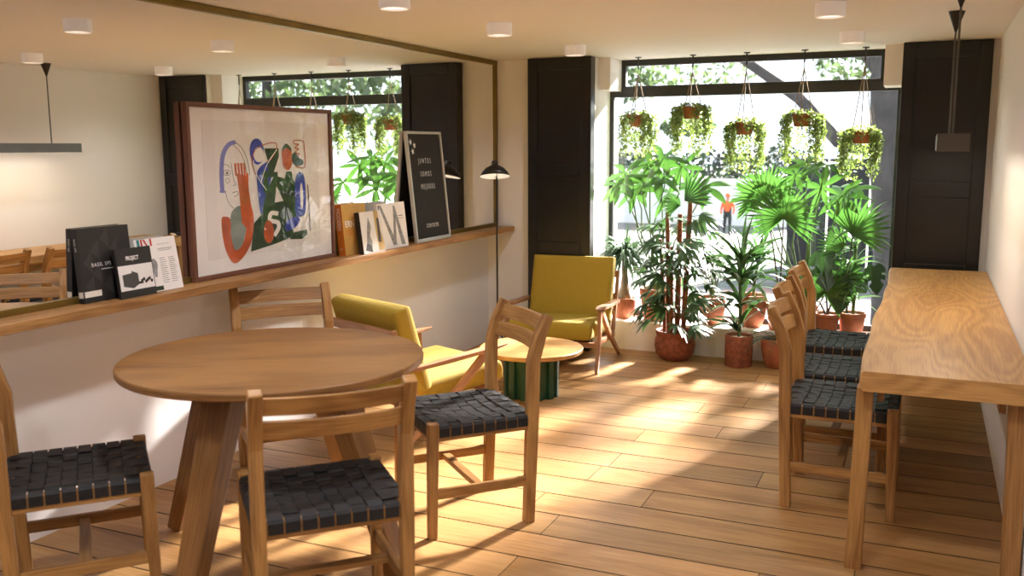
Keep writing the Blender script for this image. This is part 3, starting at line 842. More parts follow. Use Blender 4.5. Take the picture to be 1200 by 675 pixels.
m = MB(); quad(m, -.06, .004, 0, .022); m.build('green_strip', M['a_green'], r)
# orange book
r, w = book('orange spined ochre book right beside the framed artwork', 4.236, 4.474, -2.875, 5, .282, .042, M['ochre'], M['orange'])
m = MB(); text_mesh(m, 'MODERN', .036, (-w/2-.0012, .034, .262), (0, 0, -1), (0, -1, 0), squeeze=.8); m.build('spine_title', M['pages'], r)
m = MB(); text_mesh(m, 'A', .022, (-w/2-.0012, .030, .045), (0, 0, -1), (0, -1, 0)); m.build('spine_letter', M['pages'], r)
m = MB(); text_mesh(m, 'ERN', .050, (-w/2+.022, -.0006, .155), (1, 0, 0), (0, 0, 1), squeeze=.95, bold=.001); m.build('title', M['white'], r)
m = MB(); text_mesh(m, 'ITEC', .046, (-w/2+.022, -.0006, .108), (1, 0, 0), (0, 0, 1), squeeze=.95); m.build('subtitle', M['orange'], r)
# photo book
r, w = book('black and white photo book with dark spine, in front of the large M book', 4.325, 4.548, -2.815, 7, .235, .032, M['paper2'], M['inkblack'])
m = MB(); m.face([(-.055, -.0005, .02), (-.02, -.0005, .01), (-.015, -.0005, .07), (-.03, -.0005, .10), (-.01, -.0005, .15), (-.03, -.0005, .205), (-.05, -.0005, .15), (-.07, -.0005, .06)]); m.build('figure_silhouette', M['inkmid'], r)
m = MB(); m.face([(.03, -.0005, .235), (.075, -.0005, .234), (.085, -.0005, .12), (.111, -.0005, .04), (.105, -.0005, .006), (.05, -.0005, .008), (.035, -.0005, .11)]); m.build('tan_block', M['tan'], r)
m = MB(); m.face([(.055, -.0008, .195), (.078, -.0008, .19), (.08, -.0008, .05), (.05, -.0008, .06)]); m.face([(-.09, -.0006, .02), (-.02, -.0006, .004), (-.03, -.0006, .045), (-.07, -.0006, .06)]); m.build('dark_figures', M['inkgrey'], r)
# M book
r, w = book('white book with a big grey letter M, between photo book and letter board', 4.535, 4.842, -2.835, 6, .268, .022, M['paper'])
m = MB(); t_ = .044
for (xa_, za_, xb_, zb_) in ((-.118, .25, -.118+.001, .03),): pass
def stripe(xa_, za_, xb_, zb_): m.face([(xa_, -.0005, za_), (xb_, -.0005, zb_), (xb_+t_, -.0005, zb_), (xa_+t_*.55, -.0005, za_)])
stripe(-.135, .258, -.015, .018); m.face([(-.012, -.0006, .018), (.022, -.0006, .018), (.042, -.0006, .23), (.022, -.0006, .245)]); stripe(.016, .25, .078, .014)
m.face([(-.147, -.0005, .258), (-.13, -.0005, .258), (-.135, -.0005, .10), (-.147, -.0005, .08)])
m.build('letter_m', M['inkmid'], r)
m = MB(); quad(m, .07, .185, .125, .189, -.0006); quad(m, .045, .172, .13, .174, -.0006); m.build('title', M['inkgrey'], r)

# ------------------------------------------------------------------ plants
def pot_mesh(kind, r, h):
    m = MB()
    if kind == 'bowl': prof = [(.0005, 0), (r*.55, 0), (r*.62, .004), (r*.85, h*.3), (r*.97, h*.62), (r, h*.88), (r*.99, h), (r*.90, h), (r*.88, h*.9)]
    elif kind == 'cyl': prof = [(.0005, 0), (r*.94, 0), (r*.96, .006), (r, h*.5), (r*.985, h-.004), (r*.96, h), (r*.88, h), (r*.87, h*.88)]
    elif kind == 'belly': prof = [(.0005, 0), (r*.62, 0), (r*.72, .01), (r*.93, h*.22), (r, h*.48), (r*.985, h*.7), (r*.90, h*.80), (r*.91, h*.84), (r*.96, h*.97), (r*.96, h), (r*.86, h), (r*.82, h*.86)]
    else: prof = [(.0005, 0), (r*.70, 0), (r*.74, .004), (r*.93, h*.78), (r*.93, h*.80), (r, h*.80), (r*1.01, h*.99), (r*.98, h), (r*.88, h), (r*.86, h*.86)]
    m.lathe(prof, n=36)
    return m
def potted(name, label, x, y, z, kind, r, h, mat=None, soil=None, cat='potted plant', group=None):
    root = thing(name, label, cat, (x, y, z), 0, group)
    pot_mesh(kind, r, h).build('pot', mat or M['terra'], root, smooth=True)
    m = MB(); m.lathe([(.0005, h*.90), (r*.5, h*.905), (r*.885, h*.89)], n=24); m.build('soil', soil or M['soil'], root)
    return root
def sph(rg, up=.0):
    a = rg.uniform(0, 2*PI); z = rg.uniform(-1, 1); s = math.sqrt(1-z*z)
    return V((s*math.cos(a), s*math.sin(a), z+up)).normalized()

def fan_leaf(m, hub, axis, normal, R, n=26, spread=300, width=None, droop=.25, rg=None, join=.42):
    """palmate fan: pleated segments radiating from the hub around axis, in the plane facing normal"""
    hub = V(hub); axis = V(axis).normalized(); nm = V(normal); nm = (nm-axis*nm.dot(axis)).normalized(); sd = axis.cross(nm)
    width = width or 2*R*join*math.sin(math.radians(spread)/n/2)*1.25
    for k in range(n):
        t = (k+.5)/n-.5; a = math.radians(spread)*t
        d = axis*math.cos(a)+sd*math.sin(a)+nm*(.12+.10*(k % 2))
        s2 = sd*math.cos(a)-axis*math.sin(a)
        L_ = R*(1-.25*abs(t)*1.2)*((rg.uniform(.92, 1.05)) if rg else 1)
        m.blade(hub, d, L_, width, droop, 5, side=s2+nm*(.35 if k % 2 else -.35), taper=.12, peak=join)

def palm_hand(m, hub, d, L_, n, w, droop, rg, spread=150):
    """open hand of leaflets"""
    d = V(d).normalized(); up = V((0, 0, 1)); sd = d.cross(up)
    if sd.length < .1: sd = V((1, 0, 0))
    sd.normalize(); sd = Matrix.Rotation(rg.uniform(-.6, .6), 3, d) @ sd; nm = sd.cross(d).normalized()
    for k in range(n):
        a = math.radians(spread)*((k+.5)/n-.5)
        q = d*math.cos(a)+sd*math.sin(a)+nm*rg.uniform(-.1, .15)
        m.blade(hub, q, L_*(1-.3*abs((k+.5)/n-.5)*2)*rg.uniform(.9, 1.08), w, droop, 5, side=sd*math.cos(a)-d*math.sin(a), taper=.2, peak=.45)

def world(root, pts): return [V(p)-root.location for p in pts]

# --- ponytail palm
rg = random.Random(1)
r = potted('ponytail_palm', 'ponytail palm with swollen trunk in round terracotta bowl, left end of window sill', -2.045, 6.655, .21, 'bowl', .093, .155)
m = MB(); m.tube([(0, 0, .13), (0, 0, .15), (0, 0, .19), (.002, 0, .24), (.004, 0, .32), (.0, 0, .40), (0, 0, .47)], [.05, .062, .050, .030, .022, .019, .017], n=14); m.build('trunk', M['bark_grey'], r, smooth=True)
m = MB()
for k in range(340):
    a = rg.uniform(0, 2*PI); el = rg.uniform(-.05, 1.25)
    d = V((math.cos(a)*math.cos(el), math.sin(a)*math.cos(el)*.75, math.sin(el)))
    m.blade((rg.uniform(-.012, .012), rg.uniform(-.012, .012), .47+rg.uniform(-.03, .03)), d, rg.uniform(.24, .42), .0135, rg.uniform(1.6, 2.8), 7, taper=.6, peak=.2, roll=rg.uniform(-.9, .9))
m.build('foliage', M['l_pony'], r, smooth=True)

# --- money trees (pachira)
def pachira(label, x, y, pr, phh, hubs, seed, lsize=.22, trunk=None):
    rg = random.Random(seed)
    r = potted('money_tree', label, x, y, .21, 'cone', pr, phh)
    st = MB(); lf = MB()
    for (hx, hy, hz) in hubs:
        p = V((hx, hy, hz))-r.location
        b0 = V((rg.uniform(-.03, .03), rg.uniform(-.03, .03), phh*.9))
        mid = b0.lerp(p, .45)+V((rg.uniform(-.05, .05), rg.uniform(-.02, .02), .03)); m2 = b0.lerp(p, .78)+V((rg.uniform(-.04, .04), rg.uniform(-.02, .02), .02))
        st.tube([b0, b0.lerp(mid, .5)+V((.012, 0, 0)), mid, m2, p], [.008, .007, .006, .005, .004], n=7)
        n = rg.choice((6, 7, 7)); a0 = rg.uniform(0, 2*PI)
        for k in range(n):
            if k == 0: nn = V((rg.uniform(-.5, .5), rg.uniform(-1., -.5), rg.uniform(.5, 1.1))).normalized(); e1 = nn.cross(V((0, 0, 1))).normalized(); e2 = e1.cross(nn)
            a = a0+2*PI*k/n; d = e1*math.cos(a)+e2*math.sin(a)+nn*rg.uniform(-.1, .25)
            L_ = lsize*rg.uniform(.75, 1.15)
            lf.blade(p, d, L_, L_*.27, rg.uniform(.3, .9), 6, side=nn.cross(d)+sph(rg)*.25, taper=.1, peak=.5, fold=.06)
    st.build('stem', M['stem'], r, smooth=True); lf.build('foliage', M['l_bright'], r, smooth=True)
    return r
pachira('bright money tree with broad glossy leaflets, its crown filling the left of window', -1.80, 6.67, .125, .24,
        [(-1.87, 6.62, 1.36), (-1.78, 6.58, 1.27), (-2.03, 6.60, 1.29), (-1.97, 6.66, 1.17), (-1.62, 6.62, 1.34), (-1.45, 6.62, 1.20), (-1.73, 6.70, 1.15), (-1.90, 6.58, 1.22), (-2.07, 6.58, 1.22), (-1.75, 6.6, 1.40)], 3, .225)
pachira('bright money tree behind the big fan palm, its crown right of window centre', -.76, 6.70, .10, .19,
        [(-.99, 6.64, 1.25), (-.83, 6.60, 1.29), (-.66, 6.62, 1.20), (-.76, 6.66, 1.36), (-.53, 6.6, 1.15), (-1.13, 6.62, 1.13), (-.63, 6.58, 1.36), (-.48, 6.64, 1.20)], 8, .185)

# --- lady palm on the floor
rg = random.Random(12)
r = potted('lady_palm', 'tall lady palm with dark brown canes in big rounded terracotta pot on the floor', -1.575, 6.355, 0, 'belly', .142, .205, M['terra_rough'])
canes = [(-.098, .02, .84, .013), (-.058, .0, 1.04, .015), (.008, .03, 1.02, .019), (.07, .0, 1.13, .018), (-.02, -.05, .80, .013)]
for cx, cy, ct_, cr in canes:
    m = MB(); pts = [(cx*(.8+.45*t), cy, .17+(ct_-.17)*t) for t in (0, .25, .5, .75, 1)]
    m.tube(pts, [cr, cr*1.08, cr, cr*1.05, cr*.8], n=10); m.build('cane', M['bark'], r, smooth=True)
m = MB(); st = MB()
for k in range(74):
    cx, cy, ct_, cr = rg.choice(canes)
    z = rg.uniform(.22, min(.98, ct_)); a = rg.uniform(0, 2*PI)
    out = V((math.cos(a), math.sin(a)*.65-.12, rg.uniform(.15, .6))).normalized()
    p0 = V((cx, cy, z)); L_ = rg.uniform(.08, .22)*(1.2-.4*z); p1 = p0+out*L_
    if p1.y > .28: p1.y = .28
    st.tube([p0, p0.lerp(p1, .5)+V((0, 0, .01)), p1], .0022, n=5)
    palm_hand(m, p1, out+V((0, -.1, -.35)), rg.uniform(.15, .225), rg.choice((6, 7, 8)), .029, rg.uniform(.6, 1.3), rg)
st.build('leaf_stalk', M['stem'], r, smooth=True); m.build('foliage', M['l_dark'], r, smooth=True)
m = MB(); fan_leaf(m, (.05, -.02, 1.115), (.85, -.15, .75), (-.25, -1, .25), .27, 18, 95, droop=.15, rg=rg, join=.75)
fan_leaf(m, (.02, -.02, 1.08), (-.7, -.3, .15), (.1, -1, .5), .15, 12, 90, droop=.5, rg=rg, join=.6); m.build('fan_leaf', M['l_fan'], r)

# --- dracaenas
def dracaena(name, label, x, y, z, kind, pr, phh, stem_pts, tufts, seed, leaf, mat, potmat=None, soil=None, ln=(.22, .36), lw=.022, droop=(.6, 1.6)):
    rg = random.Random(seed)
    r = potted(name, label, x, y, z, kind, pr, phh, potmat, soil)
    m = MB(); m.tube([V(p) for p in stem_pts], .012, n=9); m.build('stem', M['stem'], r, smooth=True)
    m = MB()
    for (tx, ty, tz, n, e0, e1) in tufts:
        for k in range(n):
            a = rg.uniform(0, 2*PI); el = rg.uniform(e0, e1)
            d = V((math.cos(a)*math.cos(el), math.sin(a)*math.cos(el)*.7-.1, math.sin(el)))
            m.blade((tx, ty, tz+rg.uniform(-.03, .03)), d, rg.uniform(*ln), lw*rg.uniform(.85, 1.15), rg.uniform(*droop), 7, taper=.7, peak=.3, fold=.12, roll=rg.uniform(-1., 1.))
    m.build('foliage', mat, r, smooth=True)
    return r
dracaena('dracaena', 'dark dracaena with long sword leaves in rough cylinder terracotta pot on the floor', -1.125, 6.325, 0, 'cyl', .094, .214,
         [(0, 0, .19), (.004, 0, .4), (-.005, 0, .6), (0, 0, .78)],
         [(0, 0, .26, 12, .7, 1.3), (0, 0, .42, 20, .2, 1.1), (0, 0, .58, 24, .2, 1.2), (0, 0, .70, 30, .3, 1.45)], 21, 0, M['l_sword'], M['terra_rough'], M['pebble'], (.22, .38), .032)
dracaena('dracaena', 'pale green dracaena in terracotta pot on the sill, right behind the rough cylinder pot', -1.10, 6.68, .21, 'bowl', .105, .23,
         [(0, 0, .2), (.01, 0, .35), (.03, 0, .48)], [(.0, 0, .32, 20, .1, 1.0), (.03, 0, .48, 36, .1, 1.4)], 22, 0, M['l_sword'], None, None, (.2, .33), .026)
dracaena('dracaena', 'striped leaf dracaena in terracotta pot at right end of sill beside counter', -.425, 6.66, .21, 'cone', .088, .15,
         [(0, 0, .13), (.005, 0, .35), (-.005, 0, .55), (0, 0, .68)],
         [(0, 0, .24, 9, .2, .9), (0, 0, .36, 11, .1, .9), (0, 0, .48, 11, .1, .9), (0, 0, .60, 12, .1, 1.0), (0, 0, .68, 14, .2, 1.4)], 23, 0, M['l_stripe'], None, None, (.18, .32), .024)

# --- fan palms
rg = random.Random(31)
def fanpalm(label, x, y, pr, phh, hubs, seed, n=36, kind='cone'):
    rg = random.Random(seed)
    r = potted('fan_palm', label, x, y, .21, kind, pr, phh)
    st = MB(); m = MB()
    for (hx, hy, hz, R, ax, nm, sp) in hubs:
        p = V((hx, hy, hz))-r.location; b0 = V((rg.uniform(-.01, .01), 0, phh*.9))
        st.tube([b0, b0.lerp(p, .5)+V((.0, 0, .04)), p], [.008, .006, .004], n=7)
        fan_leaf(m, p, ax, nm, R, n, sp, droop=.22, rg=rg, join=.52)
    st.build('stem', M['stem_dark'], r, smooth=True); m.build('fan_leaves', M['l_fan'], r)
    return r
fanpalm('fan palm with two great round fans on a thin stem, window centre behind chairs', -.90, 6.63, .10, .19,
        [(-.885, 6.50, 1.0, .29, (0, -.2, 1), (0, -1, .35), 260), (-1.03, 6.60, 1.13, .26, (-.35, 0, .9), (0, -1, .15), 220)], 32)
fanpalm('small fan palm with low spiky fans in terracotta pot behind the counter chairs', -.585, 6.60, .085, .145,
        [(-.60, 6.54, .50, .22, (.1, -.3, 1), (0, -1, .5), 280), (-.50, 6.58, .60, .2, (.6, -.2, .8), (0, -1, .5), 240), (-.68, 6.58, .44, .18, (-.7, -.2, .5), (0, -1, .6), 240)], 33, 24)
fanpalm('fan palm with one upright half-folded fan leaf close to the right shutter', -.47, 6.73, .05, .10,
        [(-.45, 6.60, .90, .30, (.55, -.1, .85), (-.1, -1, .1), 165), (-.50, 6.6, .80, .2, (-.75, -.2, .3), (0, -1, .4), 160)], 34, 20)

# --- monstera
rg = random.Random(41)
r = potted('monstera', 'dark leaved monstera low on the sill behind the counter chairs', -.68, 6.72, .21, 'cone', .075, .13)
st = MB(); m = MB()
def mon_leaf(p, d, nm, s):
    p = V(p); d = V(d).normalized(); nm = V(nm); nm = (nm-d*nm.dot(d)).normalized(); sd = d.cross(nm)
    out = [(0, -.05), (.18, .10), (.36, .02), (.50, -.16), (.50, -.36), (.30, -.36), (.32, -.44), (.48, -.50), (.44, -.66), (.24, -.60), (.22, -.68), (.36, -.80), (.18, -.98), (0, -1.1)]
    pts = out+[(-a, b) for a, b in out[-2:0:-1]]
    for sgn in (1, -1):
        hl = [(a*sgn, b) for a, b in out]
        q = [p+d*(-b*s)+sd*(a*s)-nm*(abs(a)*s*.25)+V((0, 0, -.35*s*b*b)) for a, b in hl]
        m.face([tuple(v) for v in (q if sgn > 0 else q[::-1])])
for (hx, hy, hz, d, s) in ((-.63, 6.54, .78, (.2, -.45, -.6), .20), (-.47, 6.57, .66, (.6, -.4, -.3), .16), (-.80, 6.60, .62, (-.6, -.3, -.5), .13), (-.50, 6.54, .62, (.0, -.2, -1), .17), (-.70, 6.55, .66, (-.5, -.5, -.3), .12), (-.30, 6.56, .70, (.2, -.2, -1), .13)):
    p = V((hx, hy, hz))-r.location; b0 = V((0, 0, .11))
    st.tube([b0, b0.lerp(p, .6)+V((0, 0, .08)), p], .0035, n=6); mon_leaf(p, d, (0, -1, .5), s)
st.build('stem', M['stem'], r, smooth=True); m.build('foliage', M['l_monstera'], r)

# --- bushy plant half hidden behind the lady palm
rg = random.Random(51)
r = potted('umbrella_plant', 'small umbrella plant in terracotta pot hidden half behind the lady palm', -1.385, 6.665, .21, 'bowl', .10, .20)
st = MB(); m = MB()
for k in range(14):
    a = rg.uniform(0, 2*PI); p = V((math.cos(a)*rg.uniform(.03, .17), math.sin(a)*.08-.04, rg.uniform(.3, .62)))
    st.tube([(0, 0, .17), V((0, 0, .17)).lerp(p, .5)+V((0, 0, .05)), p], .003, n=5)
    for q in range(7):
        b_ = 2*PI*q/7; m.blade(p, (math.cos(b_), math.sin(b_)*.7, .25), .10, .03, 1., 5, taper=.15, peak=.5)
st.build('stem', M['stem'], r, smooth=True); m.build('foliage', M['l_dark'], r, smooth=True)

# --- fern draping from the floor pot behind the chairs
rg = random.Random(61)
r = potted('fern', 'feathery fern in terracotta pot on floor behind nearest counter chair', -.88, 6.37, 0, 'bowl', .105, .20)
m = MB()
for k in range(16):
    a = rg.uniform(0, 2*PI); d = V((math.cos(a), math.sin(a)*.7-.3, rg.uniform(.5, 1.1))).normalized(); p = V((0, 0, .18)); L_ = rg.uniform(.22, .34)
    for i in range(14):
        t = i/14; d = (d+V((0, 0, -1.9/14))).normalized(); p = p+d*L_/14
        if p.y > .13: p.y = .13
        sd = d.cross(V((0, 0, 1))).normalized(); l2 = .045*(1-t)+.008
        for s in (-1, 1): m.blade(p, sd*s+d*.4, l2, .011, .3, 3, taper=.5)
m.build('foliage', M['l_sword'], r, smooth=True)

# --- pebble dish
ds = thing('succulent_dish', 'shallow terracotta dish of white pebbles and tiny succulents on the sill', 'dish garden', (-.60, 6.555, .21))
m = MB(); m.lathe([(.0005, 0), (.06, 0), (.074, .03), (.070, .03), (.064, .02)], n=28); m.build('dish', M['terra'], ds, smooth=True)
m = MB(); m.lathe([(.0005, .03), (.03, .029), (.066, .022)], n=20); m.build('pebbles', M['pebble'], ds)
m = MB(); rg = random.Random(5)
for (cx, cy) in ((.02, -.02), (-.035, .0), (.03, .03)):
    for k in range(12):
        a = k*2.4; m.blade((cx, cy, .028), (math.cos(a), math.sin(a), .6+.06*k), .028, .012, -.2, 3, peak=.6)
m.build('succulent', M['l_pony'], ds, smooth=True)

# --- hanging planters
def hanger(x, z, y, seed, label):
    rg = random.Random(seed)
    r = thing('hanging_planter', label, 'hanging plant', (x, y, z), 0, 'hanging planters along the window')
    R = .072; hh = .085
    m = MB(); m.lathe([(.0005, 0), (R*.68, 0), (R*.72, .004), (R*.92, hh*.8), (R, hh*.82), (R*1.02, hh), (R*.9, hh), (R*.86, hh*.85)], n=30); m.build('pot', M['terra'], r, smooth=True)
    m = MB(); m.lathe([(.0005, hh*.93), (R*.88, hh*.9)], n=20); m.build('soil', M['soil'], r)
    ztop = H-z; kz = ztop-.15
    m = MB()
    for k in range(3):
        a = 2*PI*k/3+.5
        m.tube([(R*1.0*math.cos(a), R*1.0*math.sin(a), hh*.9), (0, 0, kz+.03)], .0032, n=6)
    m.tube([(0, 0, kz), (0, 0, ztop-.045)], .0030, n=6)
    m.build('hanging_cord', M['cord'], r)
    m = MB(); m.lathe([(.0005, ztop-.001), (.022, ztop-.001), (.022, ztop-.007), (.006, ztop-.010), (.005, ztop-.03), (.0005, ztop-.03)], n=20); m.tube([(0, 0, ztop-.02), (0, 0, ztop-.085)], .006, n=8); m.build('ceiling_hook', M['steel'], r)
    lf = MB(); st = MB()
    def leaf(p, s):
        d = sph(rg, .2); sd = d.cross(sph(rg)).normalized()
        lf.blade(p, d, s*1.5, s, .4, 2, side=sd, taper=.3, peak=.5)
    for k in range(480):       # cap of foliage round the rim
        a = rg.uniform(0, 2*PI); q = (rg.uniform(.1, 1.)**.6)*1.75*R
        p = V((q*math.cos(a), q*math.sin(a), hh*.85+rg.uniform(-.01, .045)*(1-.25*q/R)-max(0, q-R)*.9))
        if p.y < -.3*R and abs(p.x) < .75*R and p.z < hh+.012: continue
        leaf(p, rg.uniform(.012, .019))
    for k in range(58):
        a = rg.uniform(0, 2*PI) if k % 3 else rg.choice((0, PI))+rg.uniform(-.6, .6)
        # leave the front of the pot partly bare
        if abs(((a+PI/2+PI) % (2*PI))-PI) < .45 and rg.random() < .85: L_ = rg.uniform(.02, .04)
        else: L_ = rg.uniform(.10, .33)
        d0 = V((math.cos(a), math.sin(a), 0)); p = d0*R+V((0, 0, hh+.01)); pts = [p]; o = R+rg.uniform(.015, .068)
        pts.append(d0*o+V((0, 0, hh-.01)))
        n = max(2, int(L_/.012)); wob = rg.uniform(0, 6)
        for i in range(n):
            zz = hh-.02-L_*(i+1)/n
            pts.append(d0*(o+.006*math.sin(wob+i*.5))+V((.005*math.sin(wob*2+i*.7), .004*math.cos(i*.6+wob), zz)))
        st.tube(pts, .0011, n=4, caps=False)
        for q in pts[1:]:
            for _ in range(2): leaf(q+V((rg.uniform(-.009, .009), rg.uniform(-.009, .009), rg.uniform(-.006, .006))), rg.uniform(.010, .0165))
    st.build('trailing_stem', M['stem'], r); lf.build('foliage', M['l_trail'], r)
    return r
HY = 6.60
for i, (x, z, lb) in enumerate(((-1.945, 1.625, 'hanging terracotta planter with trailing greenery, first from the left shutter'),
                                (-1.552, 1.675, 'hanging terracotta planter with trailing greenery, second from the left shutter'),
                                (-1.182, 1.562, 'hanging terracotta planter with trailing greenery, middle of the five by the window'),
                                (-.803, 1.612, 'hanging terracotta planter with trailing greenery, second from the right shutter'),
                                (-.423, 1.498, 'hanging terracotta planter with trailing greenery, first from the right shutter, lowest'))):
    hanger(x, z, HY, 70+i, lb)

# ------------------------------------------------------------------ outdoors
GZ = -2.2
b = MB(); b.face([(-90, 7.0, GZ), (90, 7.0, GZ), (90, 160, GZ), (-90, 160, GZ)]); struct(b.build('street', M['asphalt']))
b = MB(); b.box((-60, 44.0, GZ), (-5.2, 44.5, GZ+2.15)); tag(b.build('boundary_wall', M['outwhite']), 'long white boundary wall across the street behind the pedestrian', 'wall', kind='structure')
def leafcloud(m, c, rad, n, s, rg):
    for _ in range(n):
        d = sph(rg); p = V(c)+V((d.x*rad[0], d.y*rad[1], d.z*rad[2]))*(rg.uniform(.35, 1.)**.6)
        a = sph(rg); b_ = a.cross(sph(rg)).normalized(); k = s*rg.uniform(.6, 1.3)
        m.face([tuple(p-a*k), tuple(p+b_*k*.45), tuple(p+a*k), tuple(p-b_*k*.45)])
rg = random.Random(90)
m = MB()
for k in range(14): leafcloud(m, (-16.8+k*.85, 46.5, GZ+2.5+rg.uniform(-.1, .25)), (.9, .8, 1.0), 260, .17, rg)
tag(m.build('hedge', M['hedge']), 'dark clipped hedge behind the white boundary wall, seen through window', 'hedge')
fg = thing('street_fence', 'dark panel fence with pale dots along the street, right half of window', 'fence', (-3., 30., GZ))
for k in range(6):
    q = MB(); q.box((-1.0+k*1.2+.02, -.05, .0), (-1.0+(k+1)*1.2-.02, .05, 3.3)); pn = q.build('fence_panel', M['fence'], fg)
    q = MB()
    for row in (1.2, 1.8, 2.4, 3.0):
        for c_ in range(3):
            x = -1.0+k*1.2+.25+c_*.35; q.face([(x+.045*math.cos(2*PI*t/8), -.06, row+.045*math.sin(2*PI*t/8)) for t in range(8)])
    q.build('pale_dots', M['inkmid'], pn)
def tree(label, trunk, radii, limbs, clouds, seed, mat, n=300, s=.1):
    rg = random.Random(seed)
    r = thing('street_tree', label, 'tree', trunk[0])
    o = V(trunk[0])
    q = MB(); q.tube([V(p)-o for p in trunk], radii, n=12); q.build('trunk', M['treebark'], r, smooth=True)
    for L_, rr_ in limbs:
        q = MB(); q.tube([V(p)-o for p in L_], rr_, n=9); q.build('branch', M['treebark'], r, smooth=True)
    q = MB()
    for c, rad in clouds: leafcloud(q, V(c)-o, rad, n, s, rg)
    q.build('crown', mat, r)
    return r
tree('big grey street tree with forked trunk behind the right edge of window', [(-.15, 14, GZ), (-.25, 14, 0), (-.45, 14, 1.4), (-.55, 14, 2.4), (-.2, 14, 5)], [.5, .42, .34, .28, .2],
     [([(-.55, 14, 1.35), (-1.2, 14, 1.55), (-1.75, 14, 2.15), (-2.6, 14.2, 2.75), (-3.4, 14.4, 3.1)], [.13, .10, .085, .07, .04]), ([(-.5, 14, 2.2), (-1.0, 14, 2.9), (-1.6, 14, 3.7)], [.12, .09, .05]), ([(-.4, 14, 1.6), (.3, 14.2, 2.6), (1.2, 14.4, 3.8)], [.16, .12, .07])],
     [((-1.0, 14.5, 2.75), (.7, .5, .5)), ((-.3, 14.5, 3.1), (.9, .6, .6)), ((-3.6, 15, 2.75), (1.2, .5, .42)), ((-4.6, 15, 2.5), (.6, .4, .3)), ((-3.6, 15, 1.8), (.45, .3, .16)), ((1.0, 15, 3.2), (1.2, .8, .9)), ((-2.0, 15, 4.2), (2., .8, .8))], 91, M['treeleaf'], 420, .075)
for i, (x, y, z, s_, lb) in enumerate(((3.2, 16, 3.6, 2.2, 'leafy green tree outside, seen only in the mirror at its middle'), (7.5, 17, 3.4, 2.6, 'leafy green tree outside, seen only in the mirror nearest its left'), (5.4, 22, 3.2, 2.8, 'leafy green tree outside, seen only in mirror behind two others'))):
    tree(lb, [(x, y, GZ), (x+.1, y, 0), (x, y, z)], [.25, .2, .1], [], [((x+a*s_*.6, y+b_*.5, z+c_*s_*.45), (s_*.5, s_*.4, s_*.4)) for a, b_, c_ in ((-1, 0, 0), (0, 1, .6), (1, 0, 0), (0, -1, -.6), (-.6, .5, -1), (.7, -.5, -1.0), (0, 0, 1.2))], 95+i, M['treeleaf'], 330, .13)
m = MB(); rg = random.Random(77)
for k in range(9): leafcloud(m, (-5.2+rg.uniform(-.5, .5), 13+rg.uniform(-.4, .4), -1.6+k*.42), (.6, .5, .4), 260, .085, rg)
tag(m.build('garden_shrub', M['hedge']), 'tall green shrub outside the window beside left shutter', 'shrub')

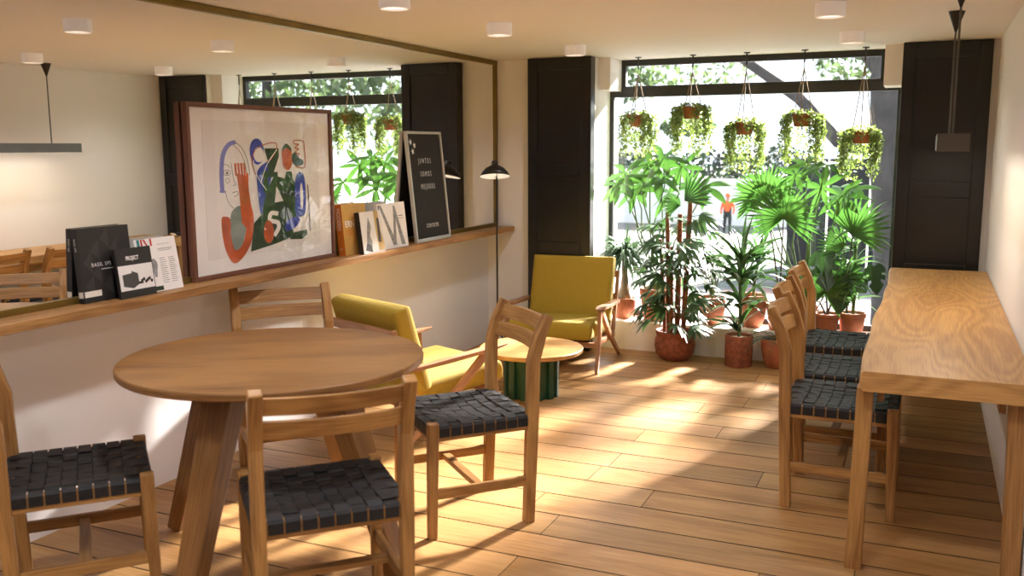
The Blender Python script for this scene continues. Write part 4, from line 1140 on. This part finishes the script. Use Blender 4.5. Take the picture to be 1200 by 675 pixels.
# pedestrian
def person(label, x, y):
    me = bpy.data.meshes.new('person'); o = bpy.data.objects.new('person', me); COL.objects.link(o)
    J = [((0, 0, .95), .13), ((0, 0, 1.18), .14), ((0, 0, 1.40), .15), ((0, 0, 1.50), .06), ((0, 0, 1.60), .095), ((0, 0, 1.70), .08),
         ((-.10, 0, .90), .10), ((-.12, .05, .50), .075), ((-.13, -.02, .08), .05), ((-.13, -.14, .04), .04),
         ((.10, 0, .90), .10), ((.11, -.08, .50), .075), ((.12, -.03, .08), .05), ((.12, -.15, .04), .04),
         ((-.20, 0, 1.40), .06), ((-.27, .03, 1.14), .045), ((-.25, -.06, .92), .035), ((.20, 0, 1.40), .06), ((.27, -.02, 1.14), .045), ((.24, -.12, .94), .035)]
    E_ = [(0, 1), (1, 2), (2, 3), (3, 4), (4, 5), (0, 6), (6, 7), (7, 8), (8, 9), (0, 10), (10, 11), (11, 12), (12, 13), (2, 14), (14, 15), (15, 16), (2, 17), (17, 18), (18, 19)]
    me.from_pydata([j[0] for j in J], E_, [])
    md = o.modifiers.new('skin', 'SKIN')
    me.skin_vertices.new() if not me.skin_vertices else None
    for i, j in enumerate(J):
        me.skin_vertices[0].data[i].radius = (j[1], j[1]); me.skin_vertices[0].data[i].use_root = (i == 0)
    o.modifiers.new('sub', 'SUBSURF').levels = 1
    dg = bpy.context.evaluated_depsgraph_get(); dg.update()
    m2 = bpy.data.meshes.new_from_object(o.evaluated_get(dg))
    o.modifiers.clear(); o.data = m2; bpy.data.meshes.remove(me); m2.name = 'person'
    for k in ('darkcloth', 'hivis', 'skin'): m2.materials.append(M[k])
    for p in m2.polygons:
        z = p.center.z; p.material_index = 0 if z < 1.12 and abs(p.center.x) < .2 else (1 if z < 1.49 else 2); p.use_smooth = True
    o.location = (x, y, GZ); tag(o, label, 'person')
    m = MB(); m.lathe([(.115, 1.66), (.11, 1.72), (.08, 1.79), (.0005, 1.81)], n=18); m.build('hat', M['hivis'], o, smooth=True)
    return o
person('distant person walking in orange top and dark trousers before the white wall', -7.45, 38.4)

# ------------------------------------------------------------------ light
w = bpy.data.worlds.new('sky'); sc.world = w; w.use_nodes = True
nt = w.node_tree; bg = nt.nodes['Background']
bg.inputs['Color'].default_value = (.80, .90, 1.0, 1); bg.inputs['Strength'].default_value = 1.7
def light(name, kind, energy, col, loc, rot=(0, 0, 0), **kw):
    l = bpy.data.lights.new(name, kind); l.energy = energy; l.color = col
    for k, v in kw.items(): setattr(l, k, v)
    o = bpy.data.objects.new(name, l); COL.objects.link(o); o.location = loc; o.rotation_euler = rot
    return o
sd_ = V((-.30, -.95, -.47)).normalized()
so = light('sun', 'SUN', 66., (1, .935, .88), (0, 20, 20), angle=math.radians(7.0)); so.rotation_euler = sd_.to_track_quat('-Z', 'Y').to_euler()
# fill spots at the ceiling lights, plus added ones out of frame without fixtures
for x, y in ((-2.07, 3.46), (-2.07, 4.50), (-2.08, 5.66), (-.447, 4.52), (-.442, 5.70), (-2.07, 2.3), (-.447, 2.3), (-2.07, .9), (-.447, .9), (-2.07, -.6), (-.447, -.6)):
    light('fill_spot', 'SPOT', 15. if y > 3 else 32., (.98, .96, 1.), (x, y, H-.07), spot_size=math.radians(150), spot_blend=.8, shadow_soft_size=.05)
light('pendant_light', 'AREA', 2.5, (1, .85, .66), (.075, 4.60, 1.4565), shape='RECTANGLE', size=.08, size_y=1.25)

sc.view_settings.view_transform = 'Standard'; sc.view_settings.look = 'None'; sc.view_settings.gamma = 1
sc.view_settings.use_curve_mapping = False; sc.view_settings.exposure = .55
sc.cycles.use_denoising = True
sc.cycles.max_bounces = 10; sc.cycles.diffuse_bounces = 5; sc.cycles.transparent_max_bounces = 16
sc.cycles.sample_clamp_indirect = 12
